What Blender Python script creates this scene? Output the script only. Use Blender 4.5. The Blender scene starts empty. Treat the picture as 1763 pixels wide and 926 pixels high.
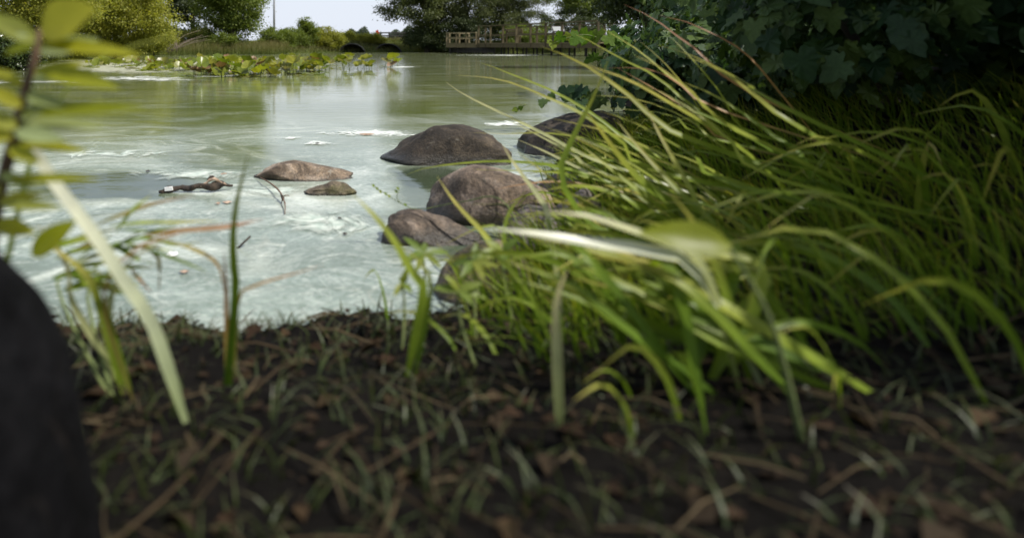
import bpy, bmesh, math, random
import numpy as np
from mathutils import Vector, Matrix, noise

# ------------------------------------------------------------------ camera, sky, sun, exposure
S = bpy.context.scene
COL = S.collection
F, H, CX, HZ = 1167.0, 0.60, 600.0, 77.0      # focal length in photo pixels, camera height, principal column, horizon row
cam_d = bpy.data.cameras.new("camera")
cam = bpy.data.objects.new("camera", cam_d); COL.objects.link(cam)
cam.location = (0, 0, H); cam.rotation_euler = (math.radians(90), 0, 0)
cam_d.sensor_width = 36.0; cam_d.lens = 36.0 * F / 1763.0
cam_d.shift_x = (881.5 - CX) / 1763.0
cam_d.shift_y = -(463.0 - HZ) / 1763.0
cam_d.clip_start = 0.02; cam_d.clip_end = 3000
cam_d.dof.use_dof = True; cam_d.dof.focus_distance = 5.0; cam_d.dof.aperture_fstop = 2.2
S.camera = cam

SUN_EL, SUN_AZ = math.radians(54), math.radians(112)   # azimuth from +Y towards +X
W = bpy.data.worlds.new("World"); S.world = W; W.use_nodes = True
nt = W.node_tree; nt.nodes.clear()
out = nt.nodes.new("ShaderNodeOutputWorld"); bg = nt.nodes.new("ShaderNodeBackground")
sky = nt.nodes.new("ShaderNodeTexSky"); sky.sky_type = 'NISHITA'; sky.sun_disc = False
sky.sun_elevation = SUN_EL; sky.sun_rotation = SUN_AZ; sky.air_density = 1.0; sky.dust_density = 2.0
tc = nt.nodes.new("ShaderNodeTexCoord"); mp = nt.nodes.new("ShaderNodeMapping"); mp.inputs["Scale"].default_value = (1, 1, 3.2)
nz = nt.nodes.new("ShaderNodeTexNoise"); nz.inputs["Scale"].default_value = 2.2; nz.inputs["Detail"].default_value = 7; nz.inputs["Roughness"].default_value = .55
cr = nt.nodes.new("ShaderNodeMapRange"); cr.inputs["From Min"].default_value = .36; cr.inputs["From Max"].default_value = .62
cr.inputs["To Min"].default_value = .0; cr.inputs["To Max"].default_value = .85
mx = nt.nodes.new("ShaderNodeMix"); mx.data_type = 'RGBA'; mx.inputs["B"].default_value = (5.8, 6.2, 7.0, 1)
L = nt.links.new
L(tc.outputs["Generated"], mp.inputs["Vector"]); L(mp.outputs[0], nz.inputs["Vector"]); L(nz.outputs["Fac"], cr.inputs["Value"])
sx = nt.nodes.new("ShaderNodeSeparateXYZ"); L(tc.outputs["Generated"], sx.inputs[0])      # thin white haze low in the sky
hz = nt.nodes.new("ShaderNodeMapRange"); hz.interpolation_type = 'SMOOTHSTEP'; L(sx.outputs[2], hz.inputs["Value"])
hz.inputs["From Min"].default_value = .0; hz.inputs["From Max"].default_value = .5; hz.inputs["To Min"].default_value = .9; hz.inputs["To Max"].default_value = 0
mm = nt.nodes.new("ShaderNodeMath"); mm.operation = 'MAXIMUM'; L(cr.outputs[0], mm.inputs[0]); L(hz.outputs[0], mm.inputs[1]); L(mm.outputs[0], mx.inputs["Factor"]); L(sky.outputs[0], mx.inputs["A"]); L(mx.outputs["Result"], bg.inputs["Color"])
bg.inputs["Strength"].default_value = .115; L(bg.outputs[0], out.inputs["Surface"])

sun_d = bpy.data.lights.new("sun", 'SUN'); sun_d.energy = 5.0; sun_d.angle = math.radians(.55); sun_d.color = (1, .955, .88)
sun = bpy.data.objects.new("sun", sun_d); COL.objects.link(sun); sun.location = (20, 10, 40)
sd = Vector((math.sin(SUN_AZ) * math.cos(SUN_EL), math.cos(SUN_AZ) * math.cos(SUN_EL), math.sin(SUN_EL)))
sun.rotation_euler = sd.to_track_quat('Z', 'Y').to_euler()
S.view_settings.view_transform = 'Standard'; S.view_settings.look = 'None'; S.view_settings.exposure = 0.35; S.view_settings.gamma = 1.0
S.cycles.max_bounces = 8; S.cycles.transparent_max_bounces = 12; S.cycles.use_denoising = True

# ------------------------------------------------------------------ helpers
RNG = np.random.default_rng(7)
rnd = random.Random(11)

def P(px, py, Y):
    return np.array([(px - CX) / F * Y, Y, H - (py - HZ) / F * Y])
def G(px, py, z=0.0):
    Y = F * (H - z) / (py - HZ)
    return np.array([(px - CX) / F * Y, Y, z])

def link(o, parent=None):
    COL.objects.link(o)
    if parent is not None:
        o.parent = parent
    return o
def tag(o, label=None, cat=None, group=None, kind=None):
    for k, v in (("label", label), ("category", cat), ("group", group), ("kind", kind)):
        if v: o[k] = v
    return o
def thing(name, loc, label, cat, group=None):
    o = bpy.data.objects.new(name, None); o.empty_display_size = .1
    o.location = tuple(float(v) for v in loc); link(o)
    return tag(o, label, cat, group)
def make_mesh(name, V, Fc, mat, smooth=False, attrs=None):
    """V (n,3), Fc (m,k) array or list of tuples"""
    me = bpy.data.meshes.new(name)
    if isinstance(Fc, np.ndarray):
        k = Fc.shape[1]
        me.vertices.add(len(V)); me.vertices.foreach_set("co", np.asarray(V, dtype=np.float32).ravel())
        me.loops.add(Fc.size); me.loops.foreach_set("vertex_index", Fc.astype(np.int32).ravel())
        me.polygons.add(len(Fc)); me.polygons.foreach_set("loop_start", np.arange(0, Fc.size, k, dtype=np.int32))
        me.update(calc_edges=True)
    else:
        me.from_pydata([tuple(map(float, v)) for v in V], [], [tuple(map(int, f)) for f in Fc])
    if attrs:
        for an, arr in attrs.items():
            a = me.attributes.new(an, 'FLOAT', 'POINT'); a.data.foreach_set("value", np.asarray(arr, dtype=np.float32))
    me.materials.append(mat)
    me.polygons.foreach_set("use_smooth", np.full(len(me.polygons), smooth, dtype=bool)); me.update()
    return me
def mesh_obj(name, V, Fc, mat, parent=None, smooth=False, attrs=None):
    """V in world space; stored relative to the parent's location"""
    V = np.asarray(V, dtype=float)
    if parent is not None:
        V = V - np.array(parent.location)
    o = bpy.data.objects.new(name, make_mesh(name, V, Fc, mat, smooth, attrs))
    return link(o, parent)
def unit(v):
    v = np.asarray(v, dtype=float)
    return v / (np.linalg.norm(v, axis=-1, keepdims=True) + 1e-9)

def spline(pts, n):
    p = np.asarray(pts, dtype=float)
    if len(p) == 2:
        return p[0] + (p[1] - p[0]) * np.linspace(0, 1, n)[:, None]
    q = np.vstack([2 * p[0] - p[1], p, 2 * p[-1] - p[-2]])
    seg = np.linalg.norm(np.diff(p, axis=0), axis=1); cum = np.concatenate([[0], np.cumsum(seg)])
    res = []
    for s in np.linspace(0, cum[-1], n):
        i = min(int(np.searchsorted(cum, s, side='right')) - 1, len(p) - 2)
        t = (s - cum[i]) / max(seg[i], 1e-9)
        a, b, c, d = q[i], q[i + 1], q[i + 2], q[i + 3]
        res.append(.5 * (2 * b + (c - a) * t + (2 * a - 5 * b + 4 * c - d) * t * t + (3 * b - a - 3 * c + d) * t ** 3))
    return np.array(res)
def tube(path, radii, sides=8):
    path = np.asarray(path, float); n = len(path)
    radii = np.interp(np.linspace(0, 1, n), np.linspace(0, 1, len(np.atleast_1d(radii))), np.atleast_1d(radii))
    T = unit(np.gradient(path, axis=0)); ref = np.array([0.31, 0.12, 1.0]) if abs(T[0][2]) < .9 else np.array([1.0, .2, 0])
    V, Fc = [], []
    for i in range(n):
        a = unit(np.cross(T[i], ref)); b = np.cross(T[i], a)
        for k in range(sides):
            th = 2 * math.pi * k / sides
            V.append(path[i] + radii[i] * (math.cos(th) * a + math.sin(th) * b))
    for i in range(n - 1):
        for k in range(sides):
            k2 = (k + 1) % sides
            Fc.append((i * sides + k, i * sides + k2, (i + 1) * sides + k2, (i + 1) * sides + k))
    Fc.append(tuple(range(sides))[::-1]); Fc.append(tuple((n - 1) * sides + k for k in range(sides)))
    return V, Fc
def join(parts):
    V, Fc = [], []
    for v, f in parts:
        o = len(V); V += list(v); Fc += [tuple(i + o for i in q) for q in f]
    return V, Fc
def beam(a, b, w, h, up=(0, 0, 1)):
    """board from a to b, w across, h along up"""
    a, b = np.asarray(a, float), np.asarray(b, float)
    t = unit(b - a); s = unit(np.cross(t, np.asarray(up, float))); u = np.cross(s, t)
    V = [p + i * s * w / 2 + j * u * h / 2 for p in (a, b) for i, j in ((-1, -1), (1, -1), (1, 1), (-1, 1))]
    Fc = [(0, 1, 2, 3), (7, 6, 5, 4), (0, 4, 5, 1), (1, 5, 6, 2), (2, 6, 7, 3), (3, 7, 4, 0)]
    return V, Fc
def fbm(p, sc, oct=4):
    return noise.fractal(Vector(p) * sc, 1.0, 2.0, oct)

# ------------------------------------------------------------------ materials
def new_mat(name):
    m = bpy.data.materials.new(name); m.use_nodes = True
    n = m.node_tree; n.nodes.clear()
    o = n.nodes.new("ShaderNodeOutputMaterial"); b = n.nodes.new("ShaderNodeBsdfPrincipled")
    n.links.new(b.outputs[0], o.inputs[0])
    return m, n, b, o
def N(n, typ, **kw):
    x = n.nodes.new(typ)
    for k, v in kw.items():
        if k in x.inputs.keys(): x.inputs[k].default_value = v
        else: setattr(x, k, v)
    return x
def ramp(n, stops, fac=None, interp='LINEAR'):
    r = n.nodes.new("ShaderNodeValToRGB"); e = r.color_ramp; e.interpolation = interp
    e.elements[0].position, e.elements[0].color = stops[0][0], (*stops[0][1], 1)
    e.elements[1].position, e.elements[1].color = stops[-1][0], (*stops[-1][1], 1)
    for p, c in stops[1:-1]:
        k = e.elements.new(p); k.color = (*c, 1)
    if fac is not None: n.links.new(fac, r.inputs[0])
    return r
def mixc(n, fac, a, b, blend='MIX'):
    m = n.nodes.new("ShaderNodeMix"); m.data_type = 'RGBA'; m.blend_type = blend
    for k, v in (("Factor", fac), ("A", a), ("B", b)):
        s = [i for i in m.inputs if i.name == k and i.enabled][0]
        if isinstance(v, (int, float)): s.default_value = v
        elif isinstance(v, tuple): s.default_value = (*v, 1)
        else: n.links.new(v, s)
    return [o_ for o_ in m.outputs if o_.enabled][0]
def math_n(n, op, a, b=None, c=None, clamp=False):
    m = n.nodes.new("ShaderNodeMath"); m.operation = op; m.use_clamp = clamp
    for i, v in enumerate((a, b, c)):
        if v is None: continue
        if isinstance(v, (int, float)): m.inputs[i].default_value = v
        else: n.links.new(v, m.inputs[i])
    return m.outputs[0]

def leaf_mat(name, cols, trans=.35, rough=.5, tcol=None, use_t=False, patch=0.0, spec=.35):
    """leaf colours spread over leaves by random; light passes through the blade"""
    m, n, b, o = new_mat(name)
    if use_t:
        at = N(n, "ShaderNodeAttribute", attribute_name="t"); fac0 = at.outputs["Fac"]
        oi = N(n, "ShaderNodeObjectInfo"); ge = N(n, "ShaderNodeNewGeometry")
        r = math_n(n, 'ADD', oi.outputs["Random"], ge.outputs["Random Per Island"])
        fac = math_n(n, 'ADD', fac0, math_n(n, 'MULTIPLY', math_n(n, 'SUBTRACT', math_n(n, 'FRACT', r), .5), .42), clamp=True)
    else:
        oi = N(n, "ShaderNodeObjectInfo"); ge = N(n, "ShaderNodeNewGeometry")
        fac = math_n(n, 'FRACT', math_n(n, 'ADD', oi.outputs["Random"], ge.outputs["Random Per Island"]))
    k = len(cols)
    rp = ramp(n, [(i / (k - 1), c) for i, c in enumerate(cols)], fac)
    t2 = N(n, "ShaderNodeTexCoord"); ns = N(n, "ShaderNodeTexNoise", Scale=18.0 if not patch else patch, Detail=4.0)
    n.links.new(t2.outputs["Object"], ns.inputs["Vector"])
    mot = ramp(n, [(.3, (.72, .72, .72)), (.7, (1.15, 1.12, 1.05))], ns.outputs["Fac"])
    col = mixc(n, 1.0, rp.outputs[0], mot.outputs[0], 'MULTIPLY')
    n.links.new(col, b.inputs["Base Color"]); b.inputs["Roughness"].default_value = rough
    b.inputs["Specular IOR Level"].default_value = spec
    tr = N(n, "ShaderNodeBsdfTranslucent"); 
    tm = mixc(n, 1.0, col, tcol or (1.25, 1.25, .45), 'MULTIPLY'); n.links.new(tm, tr.inputs["Color"])
    ms = N(n, "ShaderNodeMixShader", Fac=trans); n.links.new(b.outputs[0], ms.inputs[1]); n.links.new(tr.outputs[0], ms.inputs[2])
    n.links.new(ms.outputs[0], o.inputs[0])
    return m
def bark_mat(name, a, b_, scale=12):
    m, n, b, o = new_mat(name)
    t = N(n, "ShaderNodeTexCoord"); mp_ = N(n, "ShaderNodeMapping", Scale=(1, 1, .25)); ns = N(n, "ShaderNodeTexNoise", Scale=float(scale), Detail=6.0)
    n.links.new(t.outputs["Object"], mp_.inputs[0]); n.links.new(mp_.outputs[0], ns.inputs["Vector"])
    n.links.new(ramp(n, [(.3, a), (.7, b_)], ns.outputs["Fac"]).outputs[0], b.inputs["Base Color"]); b.inputs["Roughness"].default_value = .85
    bp = N(n, "ShaderNodeBump", Strength=.5, Distance=.02); n.links.new(ns.outputs["Fac"], bp.inputs["Height"]); n.links.new(bp.outputs[0], b.inputs["Normal"])
    return m
M = {}
M['leaf_yellow'] = leaf_mat('leaf_yellow_green', [(.18, .205, .03), (.26, .28, .04), (.34, .33, .06), (.21, .24, .038)], .5)
M['leaf_mid'] = leaf_mat('leaf_mid_green', [(.085, .13, .022), (.135, .185, .03), (.19, .23, .04), (.105, .155, .028)], .46)
M['leaf_dark'] = leaf_mat('leaf_dark_green', [(.026, .042, .014), (.04, .062, .018), (.06, .08, .024), (.034, .05, .016)], .28)
M['leaf_willow'] = leaf_mat('leaf_willow', [(.048, .066, .018), (.078, .1, .026), (.12, .14, .036), (.06, .08, .022)], .28)
M['leaf_glossy'] = leaf_mat('leaf_glossy_dark', [(.02, .034, .01), (.035, .055, .014), (.055, .075, .02)], .15, .28)
M['vine'] = leaf_mat('vine_leaf', [(.018, .045, .018), (.03, .066, .024), (.05, .092, .028), (.085, .13, .03), (.035, .072, .026)], .3, .5, patch=9, spec=.2)
M['vine_bright'] = leaf_mat('vine_leaf_backlit_yellow', [(.07, .14, .02), (.10, .17, .025), (.15, .19, .03)], .5, .6, patch=9, spec=.08)  # backlit glow of the shoots put into a brighter leaf colour
M['broad'] = leaf_mat('shrub_leaf', [(.23, .27, .014), (.30, .32, .016), (.36, .35, .025), (.29, .32, .07)], .58, .4, patch=9)
M['broad_pale'] = leaf_mat('shrub_leaf_pale', [(.25, .31, .14), (.32, .36, .17), (.24, .29, .09)], .4, .4, patch=9)
M['herb'] = leaf_mat('herb_leaf', [(.13, .2, .03), (.19, .25, .04), (.24, .27, .04)], .45, .45, patch=12)
M['lily'] = leaf_mat('lily_leaf', [(.10, .145, .017), (.16, .2, .024), (.24, .26, .036), (.125, .16, .02), (.16, .15, .03), (.3, .31, .13)], .45, .3, patch=4)
M['lily_brown'] = leaf_mat('lily_leaf_brown', [(.16, .09, .05), (.22, .14, .08), (.13, .08, .04)], .25, .5, patch=4)
M['blade_green'] = leaf_mat('blade_green', [(.07, .13, .014), (.11, .18, .018), (.16, .22, .026), (.26, .25, .045)], .42, .38, spec=.15, use_t=True)
M['blade_lime'] = leaf_mat('blade_lime', [(.12, .18, .02), (.19, .26, .03), (.26, .30, .05), (.38, .34, .10)], .42, .36, spec=.15, use_t=True)
M['blade_pale'] = leaf_mat('blade_pale', [(.2, .24, .075), (.30, .33, .14), (.40, .41, .21), (.42, .38, .18)], .35, .36, use_t=True, tcol=(1.1, 1.1, .7))
M['blade_dry'] = leaf_mat('blade_dry', [(.14, .14, .03), (.22, .18, .045), (.30, .17, .06), (.24, .11, .05)], .3, .5, use_t=True)
M['blade_white'] = leaf_mat('blade_white', [(.25, .3, .15), (.42, .46, .32), (.6, .62, .5), (.5, .5, .35)], .3, .3, use_t=True, tcol=(1, 1, .8))
M['reed'] = leaf_mat('reed', [(.075, .1, .02), (.11, .135, .03), (.15, .15, .045), (.2, .17, .07)], .35, .5, use_t=True)
M['grass_dark'] = leaf_mat('bank_grass', [(.016, .026, .007), (.03, .045, .01), (.045, .06, .014), (.055, .05, .018)], .25, .5, use_t=True)
M['bark'] = bark_mat('bark', (.03, .024, .018), (.09, .075, .055))
M['stem_brown'] = bark_mat('stem_brown', (.06, .035, .02), (.16, .09, .05), 60)
M['stem_green'] = bark_mat('stem_green', (.08, .11, .03), (.14, .17, .05), 60)
M['twig_grey'] = bark_mat('dead_twig', (.16, .12, .09), (.34, .27, .2), 30)

def rock_mat(name, cols, speck=90., lich=.35, wet=.05, moss=0.0, spec=.35):
    m, n, b, o = new_mat(name); b.inputs["Specular IOR Level"].default_value = spec
    t = N(n, "ShaderNodeTexCoord"); V = t.outputs["Object"]
    def nz_(sc, det=6, ro=.6, dist=0):
        x = N(n, "ShaderNodeTexNoise", Scale=sc, Detail=float(det), Roughness=ro, Distortion=float(dist)); n.links.new(V, x.inputs["Vector"]); return x.outputs["Fac"]
    big = nz_(5., 5, .6, .6); fine = nz_(speck, 3, .7); midn = nz_(22., 6, .7)
    c = ramp(n, [(.32, cols[0]), (.5, cols[1]), (.68, cols[2])], big).outputs[0]
    c = mixc(n, .42, c, ramp(n, [(.36, (.25, .24, .23)), (.5, (1, 1, 1)), (.62, (1.9, 1.85, 1.7))], fine).outputs[0], 'MULTIPLY')
    c = mixc(n, .6, c, ramp(n, [(.35, (.5, .48, .45)), (.6, (1.2, 1.17, 1.12))], midn).outputs[0], 'MULTIPLY')
    pt = ramp(n, [(.42, (.42, .4, .37)), (.5, (1, 1, 1)), (.6, (1.25, 1.22, 1.16))], nz_(9., 7, .65, 1.0)).outputs[0]
    c = mixc(n, .75, c, pt, 'MULTIPLY')
    vo = N(n, "ShaderNodeTexVoronoi", Scale=7., feature='DISTANCE_TO_EDGE'); vw = N(n, "ShaderNodeVectorMath", operation='MULTIPLY_ADD')
    wn_ = N(n, "ShaderNodeTexNoise", Scale=9., Detail=4.); n.links.new(V, wn_.inputs["Vector"]); n.links.new(wn_.outputs["Color"], vw.inputs[0]); vw.inputs[1].default_value = (.16, .16, .16); n.links.new(V, vw.inputs[2]); n.links.new(vw.outputs[0], vo.inputs["Vector"])
    crk = ramp(n, [(0.0, (1, 1, 1)), (.018, (0, 0, 0))], vo.outputs["Distance"]).outputs[0]
    crk = math_n(n, 'MULTIPLY', crk, ramp(n, [(.5, (0, 0, 0)), (.6, (1, 1, 1))], nz_(3.5, 3, .5)).outputs[0])
    c = mixc(n, math_n(n, 'MULTIPLY', crk, .7), c, (.015, .012, .01))
    lm = ramp(n, [(.60, (0, 0, 0)), (.70, (1, 1, 1))], nz_(13., 7, .75, .3)).outputs[0]
    c = mixc(n, math_n(n, 'MULTIPLY', lm, lich), c, (.33, .32, .28))
    if moss:
        mm = ramp(n, [(.47, (0, 0, 0)), (.62, (1, 1, 1))], nz_(8., 5, .7)).outputs[0]
        c = mixc(n, math_n(n, 'MULTIPLY', mm, moss), c, (.075, .08, .02))
    g = N(n, "ShaderNodeNewGeometry"); sp = N(n, "ShaderNodeSeparateXYZ"); n.links.new(g.outputs["Position"], sp.inputs[0])
    wob = math_n(n, 'MULTIPLY_ADD', midn, .03, -.015)
    wz = N(n, "ShaderNodeMapRange"); n.links.new(math_n(n, 'ADD', sp.outputs[2], wob), wz.inputs["Value"])
    wz.inputs["From Min"].default_value = wet * .35; wz.inputs["From Max"].default_value = wet; wz.inputs["To Min"].default_value = 1.; wz.inputs["To Max"].default_value = 0.
    c = mixc(n, math_n(n, 'MULTIPLY', wz.outputs[0], .8), c, (.018, .016, .011))
    n.links.new(c, b.inputs["Base Color"])
    n.links.new(math_n(n, 'MULTIPLY_ADD', wz.outputs[0], -.5, .8), b.inputs["Roughness"])
    bp = N(n, "ShaderNodeBump", Strength=.9, Distance=.008); n.links.new(math_n(n, 'ADD', math_n(n, 'MULTIPLY', midn, 1.4), math_n(n, 'MULTIPLY', fine, .5)), bp.inputs["Height"]); n.links.new(bp.outputs[0], b.inputs["Normal"])
    return m
M['rock_dark'] = rock_mat('rock_dark_brown', [(.016, .012, .008), (.034, .026, .018), (.07, .055, .038)], 80., .35, .06)
M['rock_pink'] = rock_mat('rock_pinkish', [(.05, .038, .028), (.11, .085, .066), (.21, .175, .15)], 95., .45, .055)
M['rock_brown'] = M['rock_pink']
M['rock_pink'] = rock_mat('rock_pinkish_pale', [(.07, .052, .036), (.15, .115, .09), (.29, .24, .205)], 95., .4, .075)
M['rock_tan'] = rock_mat('rock_tan_lichen', [(.08, .057, .038), (.17, .13, .095), (.28, .235, .195)], 120., .8, .012)
M['rock_moss'] = rock_mat('rock_mossy', [(.06, .045, .03), (.11, .088, .062), (.17, .14, .11)], 120., .4, .012, .45)
M['rock_grey'] = rock_mat('rock_grey', [(.08, .07, .07), (.13, .115, .115), (.2, .18, .18)], 110., .4, .03, .25)
M['rock_black'] = rock_mat('rock_black', [(.0025, .0025, .003), (.0035, .0035, .0042), (.005, .005, .006)], 60., 0.0, .01, 0.0, .06)

# wood for the boardwalk
def wood_mat(name, a, b_, c_):
    m, n, b, o = new_mat(name)
    t = N(n, "ShaderNodeTexCoord"); oi = N(n, "ShaderNodeObjectInfo"); mp_ = N(n, "ShaderNodeMapping", Scale=(2, 2, 18)); n.links.new(t.outputs["Object"], mp_.inputs[0])
    ns = N(n, "ShaderNodeTexNoise", Scale=3., Detail=6., Distortion=.8); n.links.new(mp_.outputs[0], ns.inputs["Vector"])
    f = math_n(n, 'ADD', math_n(n, 'MULTIPLY', ns.outputs["Fac"], .7), math_n(n, 'MULTIPLY', oi.outputs["Random"], .3))
    n.links.new(ramp(n, [(.3, a), (.5, b_), (.75, c_)], f).outputs[0], b.inputs["Base Color"]); b.inputs["Roughness"].default_value = .75
    return m
M['wood'] = wood_mat('weathered_wood', (.052, .038, .015), (.085, .064, .026), (.135, .105, .046))
M['wood_light'] = wood_mat('weathered_wood_light', (.10, .075, .034), (.16, .125, .062), (.23, .19, .11))
M['wood_dark'] = wood_mat('dark_pile_wood', (.012, .010, .008), (.022, .018, .013), (.04, .032, .022))  # darkest wood tone, for joists, piles and skirt planks
def plain(name, c, rough=.5, metal=0., var=.25, scale=20.):
    m, n, b, o = new_mat(name)
    t = N(n, "ShaderNodeTexCoord"); ns = N(n, "ShaderNodeTexNoise", Scale=scale, Detail=5.); n.links.new(t.outputs["Object"], ns.inputs["Vector"])
    lo, hi = tuple(v * (1 - var) for v in c), tuple(min(1, v * (1 + var)) for v in c)
    n.links.new(ramp(n, [(.3, lo), (.7, hi)], ns.outputs["Fac"]).outputs[0], b.inputs["Base Color"])
    b.inputs["Roughness"].default_value = rough; b.inputs["Metallic"].default_value = metal
    return m
M['galv'] = plain('galvanised_pole', (.34, .34, .35), .5, .4)
M['culvert'] = plain('corrugated_steel', (.035, .033, .03), .55, .5, .4, 6.)
M['culvert_in'] = plain('culvert_shade_inside', (.012, .012, .012), .9, 0., .4, 6.)  # interior shade put into the colour, darker than the rim steel
M['red'] = plain('red_paint', (.55, .03, .02), .5, 0., .1)
M['panel_face'] = plain('sign_panel_face', (.3, .31, .3), .25, 0., .12, 9.)
M['fence_dark'] = plain('dark_fence_wood', (.05, .045, .04), .8)
M['drift'] = bark_mat('driftwood', (.008, .006, .005), (.045, .03, .018), 40)
M['drift_pale'] = bark_mat('driftwood_pale', (.16, .10, .065), (.4, .3, .22), 40)
M['chip'] = plain('bare_wood_chip', (.75, .74, .72), .5, 0., .08)

# foam sheets: ragged edge by a noise against the 'e' attribute
def foam_mat(name, c1, c2, dens=.55, sc=9.):
    m, n, b, o = new_mat(name)
    at = N(n, "ShaderNodeAttribute", attribute_name="e"); t = N(n, "ShaderNodeTexCoord"); g = N(n, "ShaderNodeNewGeometry")
    mp_ = N(n, "ShaderNodeMapping", Scale=(1, .8, 1)); n.links.new(g.outputs["Position"], mp_.inputs[0])
    ns = N(n, "ShaderNodeTexNoise", Scale=sc, Detail=8., Roughness=.65, Distortion=1.2); n.links.new(mp_.outputs[0], ns.inputs["Vector"])
    a = math_n(n, 'ADD', math_n(n, 'MULTIPLY', at.outputs["Fac"], dens), ns.outputs["Fac"])
    al = N(n, "ShaderNodeMapRange"); n.links.new(a, al.inputs["Value"]); al.inputs["From Min"].default_value = .62; al.inputs["From Max"].default_value = .82
    n2 = N(n, "ShaderNodeTexNoise", Scale=sc * 4, Detail=5.); n.links.new(mp_.outputs[0], n2.inputs["Vector"])
    n.links.new(ramp(n, [(.35, c1), (.6, c2)], n2.outputs["Fac"]).outputs[0], b.inputs["Base Color"]); b.inputs["Roughness"].default_value = .6
    b.inputs["Specular IOR Level"].default_value = .2
    bp = N(n, "ShaderNodeBump", Strength=.4, Distance=.006); n.links.new(n2.outputs["Fac"], bp.inputs["Height"]); n.links.new(bp.outputs[0], b.inputs["Normal"])
    n.links.new(al.outputs[0], b.inputs["Alpha"])
    return m
M['foam'] = foam_mat('white_scum', (.42, .46, .42), (.66, .68, .63), .42)
M['foam_shore'] = foam_mat('shore_scum', (.3, .32, .28), (.55, .56, .5), .34, 3.2)
M['foam_soft'] = foam_mat('pale_scum', (.3, .36, .31), (.48, .52, .46), .33, 7.)
M['scum_tan'] = foam_mat('tan_scum', (.2, .205, .13), (.33, .33, .24), .7, 2.2)

# ------------------------------------------------------------------ water and ground
POND = np.array([(-.75, 1.40), (-.2, 1.47), (.12, 1.45), (.36, 1.74), (.62, 2.2), (.86, 2.9), (1.15, 3.6), (1.75, 4.6), (2.5, 6.2), (3.6, 9), (5.0, 13), (7.4, 20), (11.5, 30),
                 (17, 38), (19, 46), (12, 50), (7, 51), (4.4, 53), (2, 51.5), (-.4, 50.5), (-3, 47), (-5.2, 40.5), (-9, 38.5), (-13, 34.5), (-11.2, 25), (-9.2, 19), (-7.6, 15),
                 (-9.6, 12.5), (-9.5, 7), (-6, 3.2), (-2.6, 1.5)])
def signed_d(X, Y):
    """distance to the shoreline, negative inside the pond"""
    d = np.full(X.shape, 1e9); ins = np.zeros(X.shape, bool)
    n = len(POND)
    for i in range(n):
        ax, ay = POND[i]; bx, by = POND[(i + 1) % n]
        dx, dy = bx - ax, by - ay
        t = np.clip(((X - ax) * dx + (Y - ay) * dy) / (dx * dx + dy * dy), 0, 1)
        d = np.minimum(d, np.hypot(X - ax - t * dx, Y - ay - t * dy))
        c = (ay > Y) != (by > Y)
        ins ^= c & (X < (bx - ax) * (Y - ay) / (by - ay + 1e-12) + ax)
    near_ = np.exp(-((X / 3.5) ** 2 + ((Y - 1.5) / 3.0) ** 2))
    return np.where(ins, -d, d) + near_ * (.035 * np.sin(X * 9 + Y * 5) + .03 * np.sin(X * 19 - Y * 13 + 1.3) + .018 * np.sin(X * 41 + Y * 29) + .012 * np.sin(X * 83 - Y * 67))
def sstep(x, a, b):
    t = np.clip((x - a) / (b - a), 0, 1); return t * t * (3 - 2 * t)
def wob(X, Y):
    return (np.sin(X * 2.1 + Y * 1.3) + np.sin(X * 5.3 - Y * 3.7 + 1) * .5 + np.sin(X * 11 + Y * 9.2) * .28 + np.sin(X * 23 - Y * 19 + 2) * .14)
def ground_z(X, Y):
    X, Y = np.asarray(X, float), np.asarray(Y, float)
    d = signed_d(X, Y)
    z = np.where(d > 0, .20 * (1 - np.exp(-np.maximum(d, 0) / .55)), -.5 * (1 - np.exp(np.minimum(d, 0) / .5)) - .015)
    z = z + .012 * wob(X, Y) * sstep(d, 0, .4)
    z = z + sstep(X, .8, 2.4) * sstep(d, .2, 1.6) * .28 * (1 - sstep(Y, 9, 16))
    z = z + sstep(Y, 44, 50) * sstep(d, .3, 3.2) * .65
    z = z + sstep(d, 4, 40) * .25 * sstep(Y, 20, 40)
    return z
def axis(dense0, dense1, step, far0, far1, mid_step, lo, hi):
    a = list(np.arange(dense0, dense1, step))
    x, s = dense1, step
    while x < hi:
        a.append(x); s = min(s * 1.25, mid_step) if x < far1 else s * 1.35; x += s
    b, x, s = [], dense0, step
    while True:
        s = min(s * 1.25, mid_step) if x > far0 else s * 1.35; x -= s
        if x < lo: break
        b.append(x)
    return np.array(b[::-1] + a)
xs = axis(-1.6, 2.6, .04, -25, 30, .6, -900, 900); ys = axis(-.2, 4.0, .04, -3, 62, .5, -40, 1400)
GX, GY = np.meshgrid(xs, ys)
GZ = ground_z(GX, GY)
nx, ny = len(xs), len(ys)
idx = np.arange(nx * ny).reshape(ny, nx)
quads = np.stack([idx[:-1, :-1], idx[:-1, 1:], idx[1:, 1:], idx[1:, :-1]], -1).reshape(-1, 4)
m, n, b, o = new_mat('bank_soil')
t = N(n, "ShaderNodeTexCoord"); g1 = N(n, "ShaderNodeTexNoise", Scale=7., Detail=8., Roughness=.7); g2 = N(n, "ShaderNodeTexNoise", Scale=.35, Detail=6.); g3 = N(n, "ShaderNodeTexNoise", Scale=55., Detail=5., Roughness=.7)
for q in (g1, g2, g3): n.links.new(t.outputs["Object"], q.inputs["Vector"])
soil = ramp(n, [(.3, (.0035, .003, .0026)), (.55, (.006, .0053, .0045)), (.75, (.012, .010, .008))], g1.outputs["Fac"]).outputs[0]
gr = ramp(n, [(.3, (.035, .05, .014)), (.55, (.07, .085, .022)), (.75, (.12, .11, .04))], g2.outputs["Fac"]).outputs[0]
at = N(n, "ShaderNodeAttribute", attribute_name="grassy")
n.links.new(mixc(n, at.outputs["Fac"], soil, gr), b.inputs["Base Color"]); b.inputs["Roughness"].default_value = .95; b.inputs["Specular IOR Level"].default_value = .04
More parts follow.
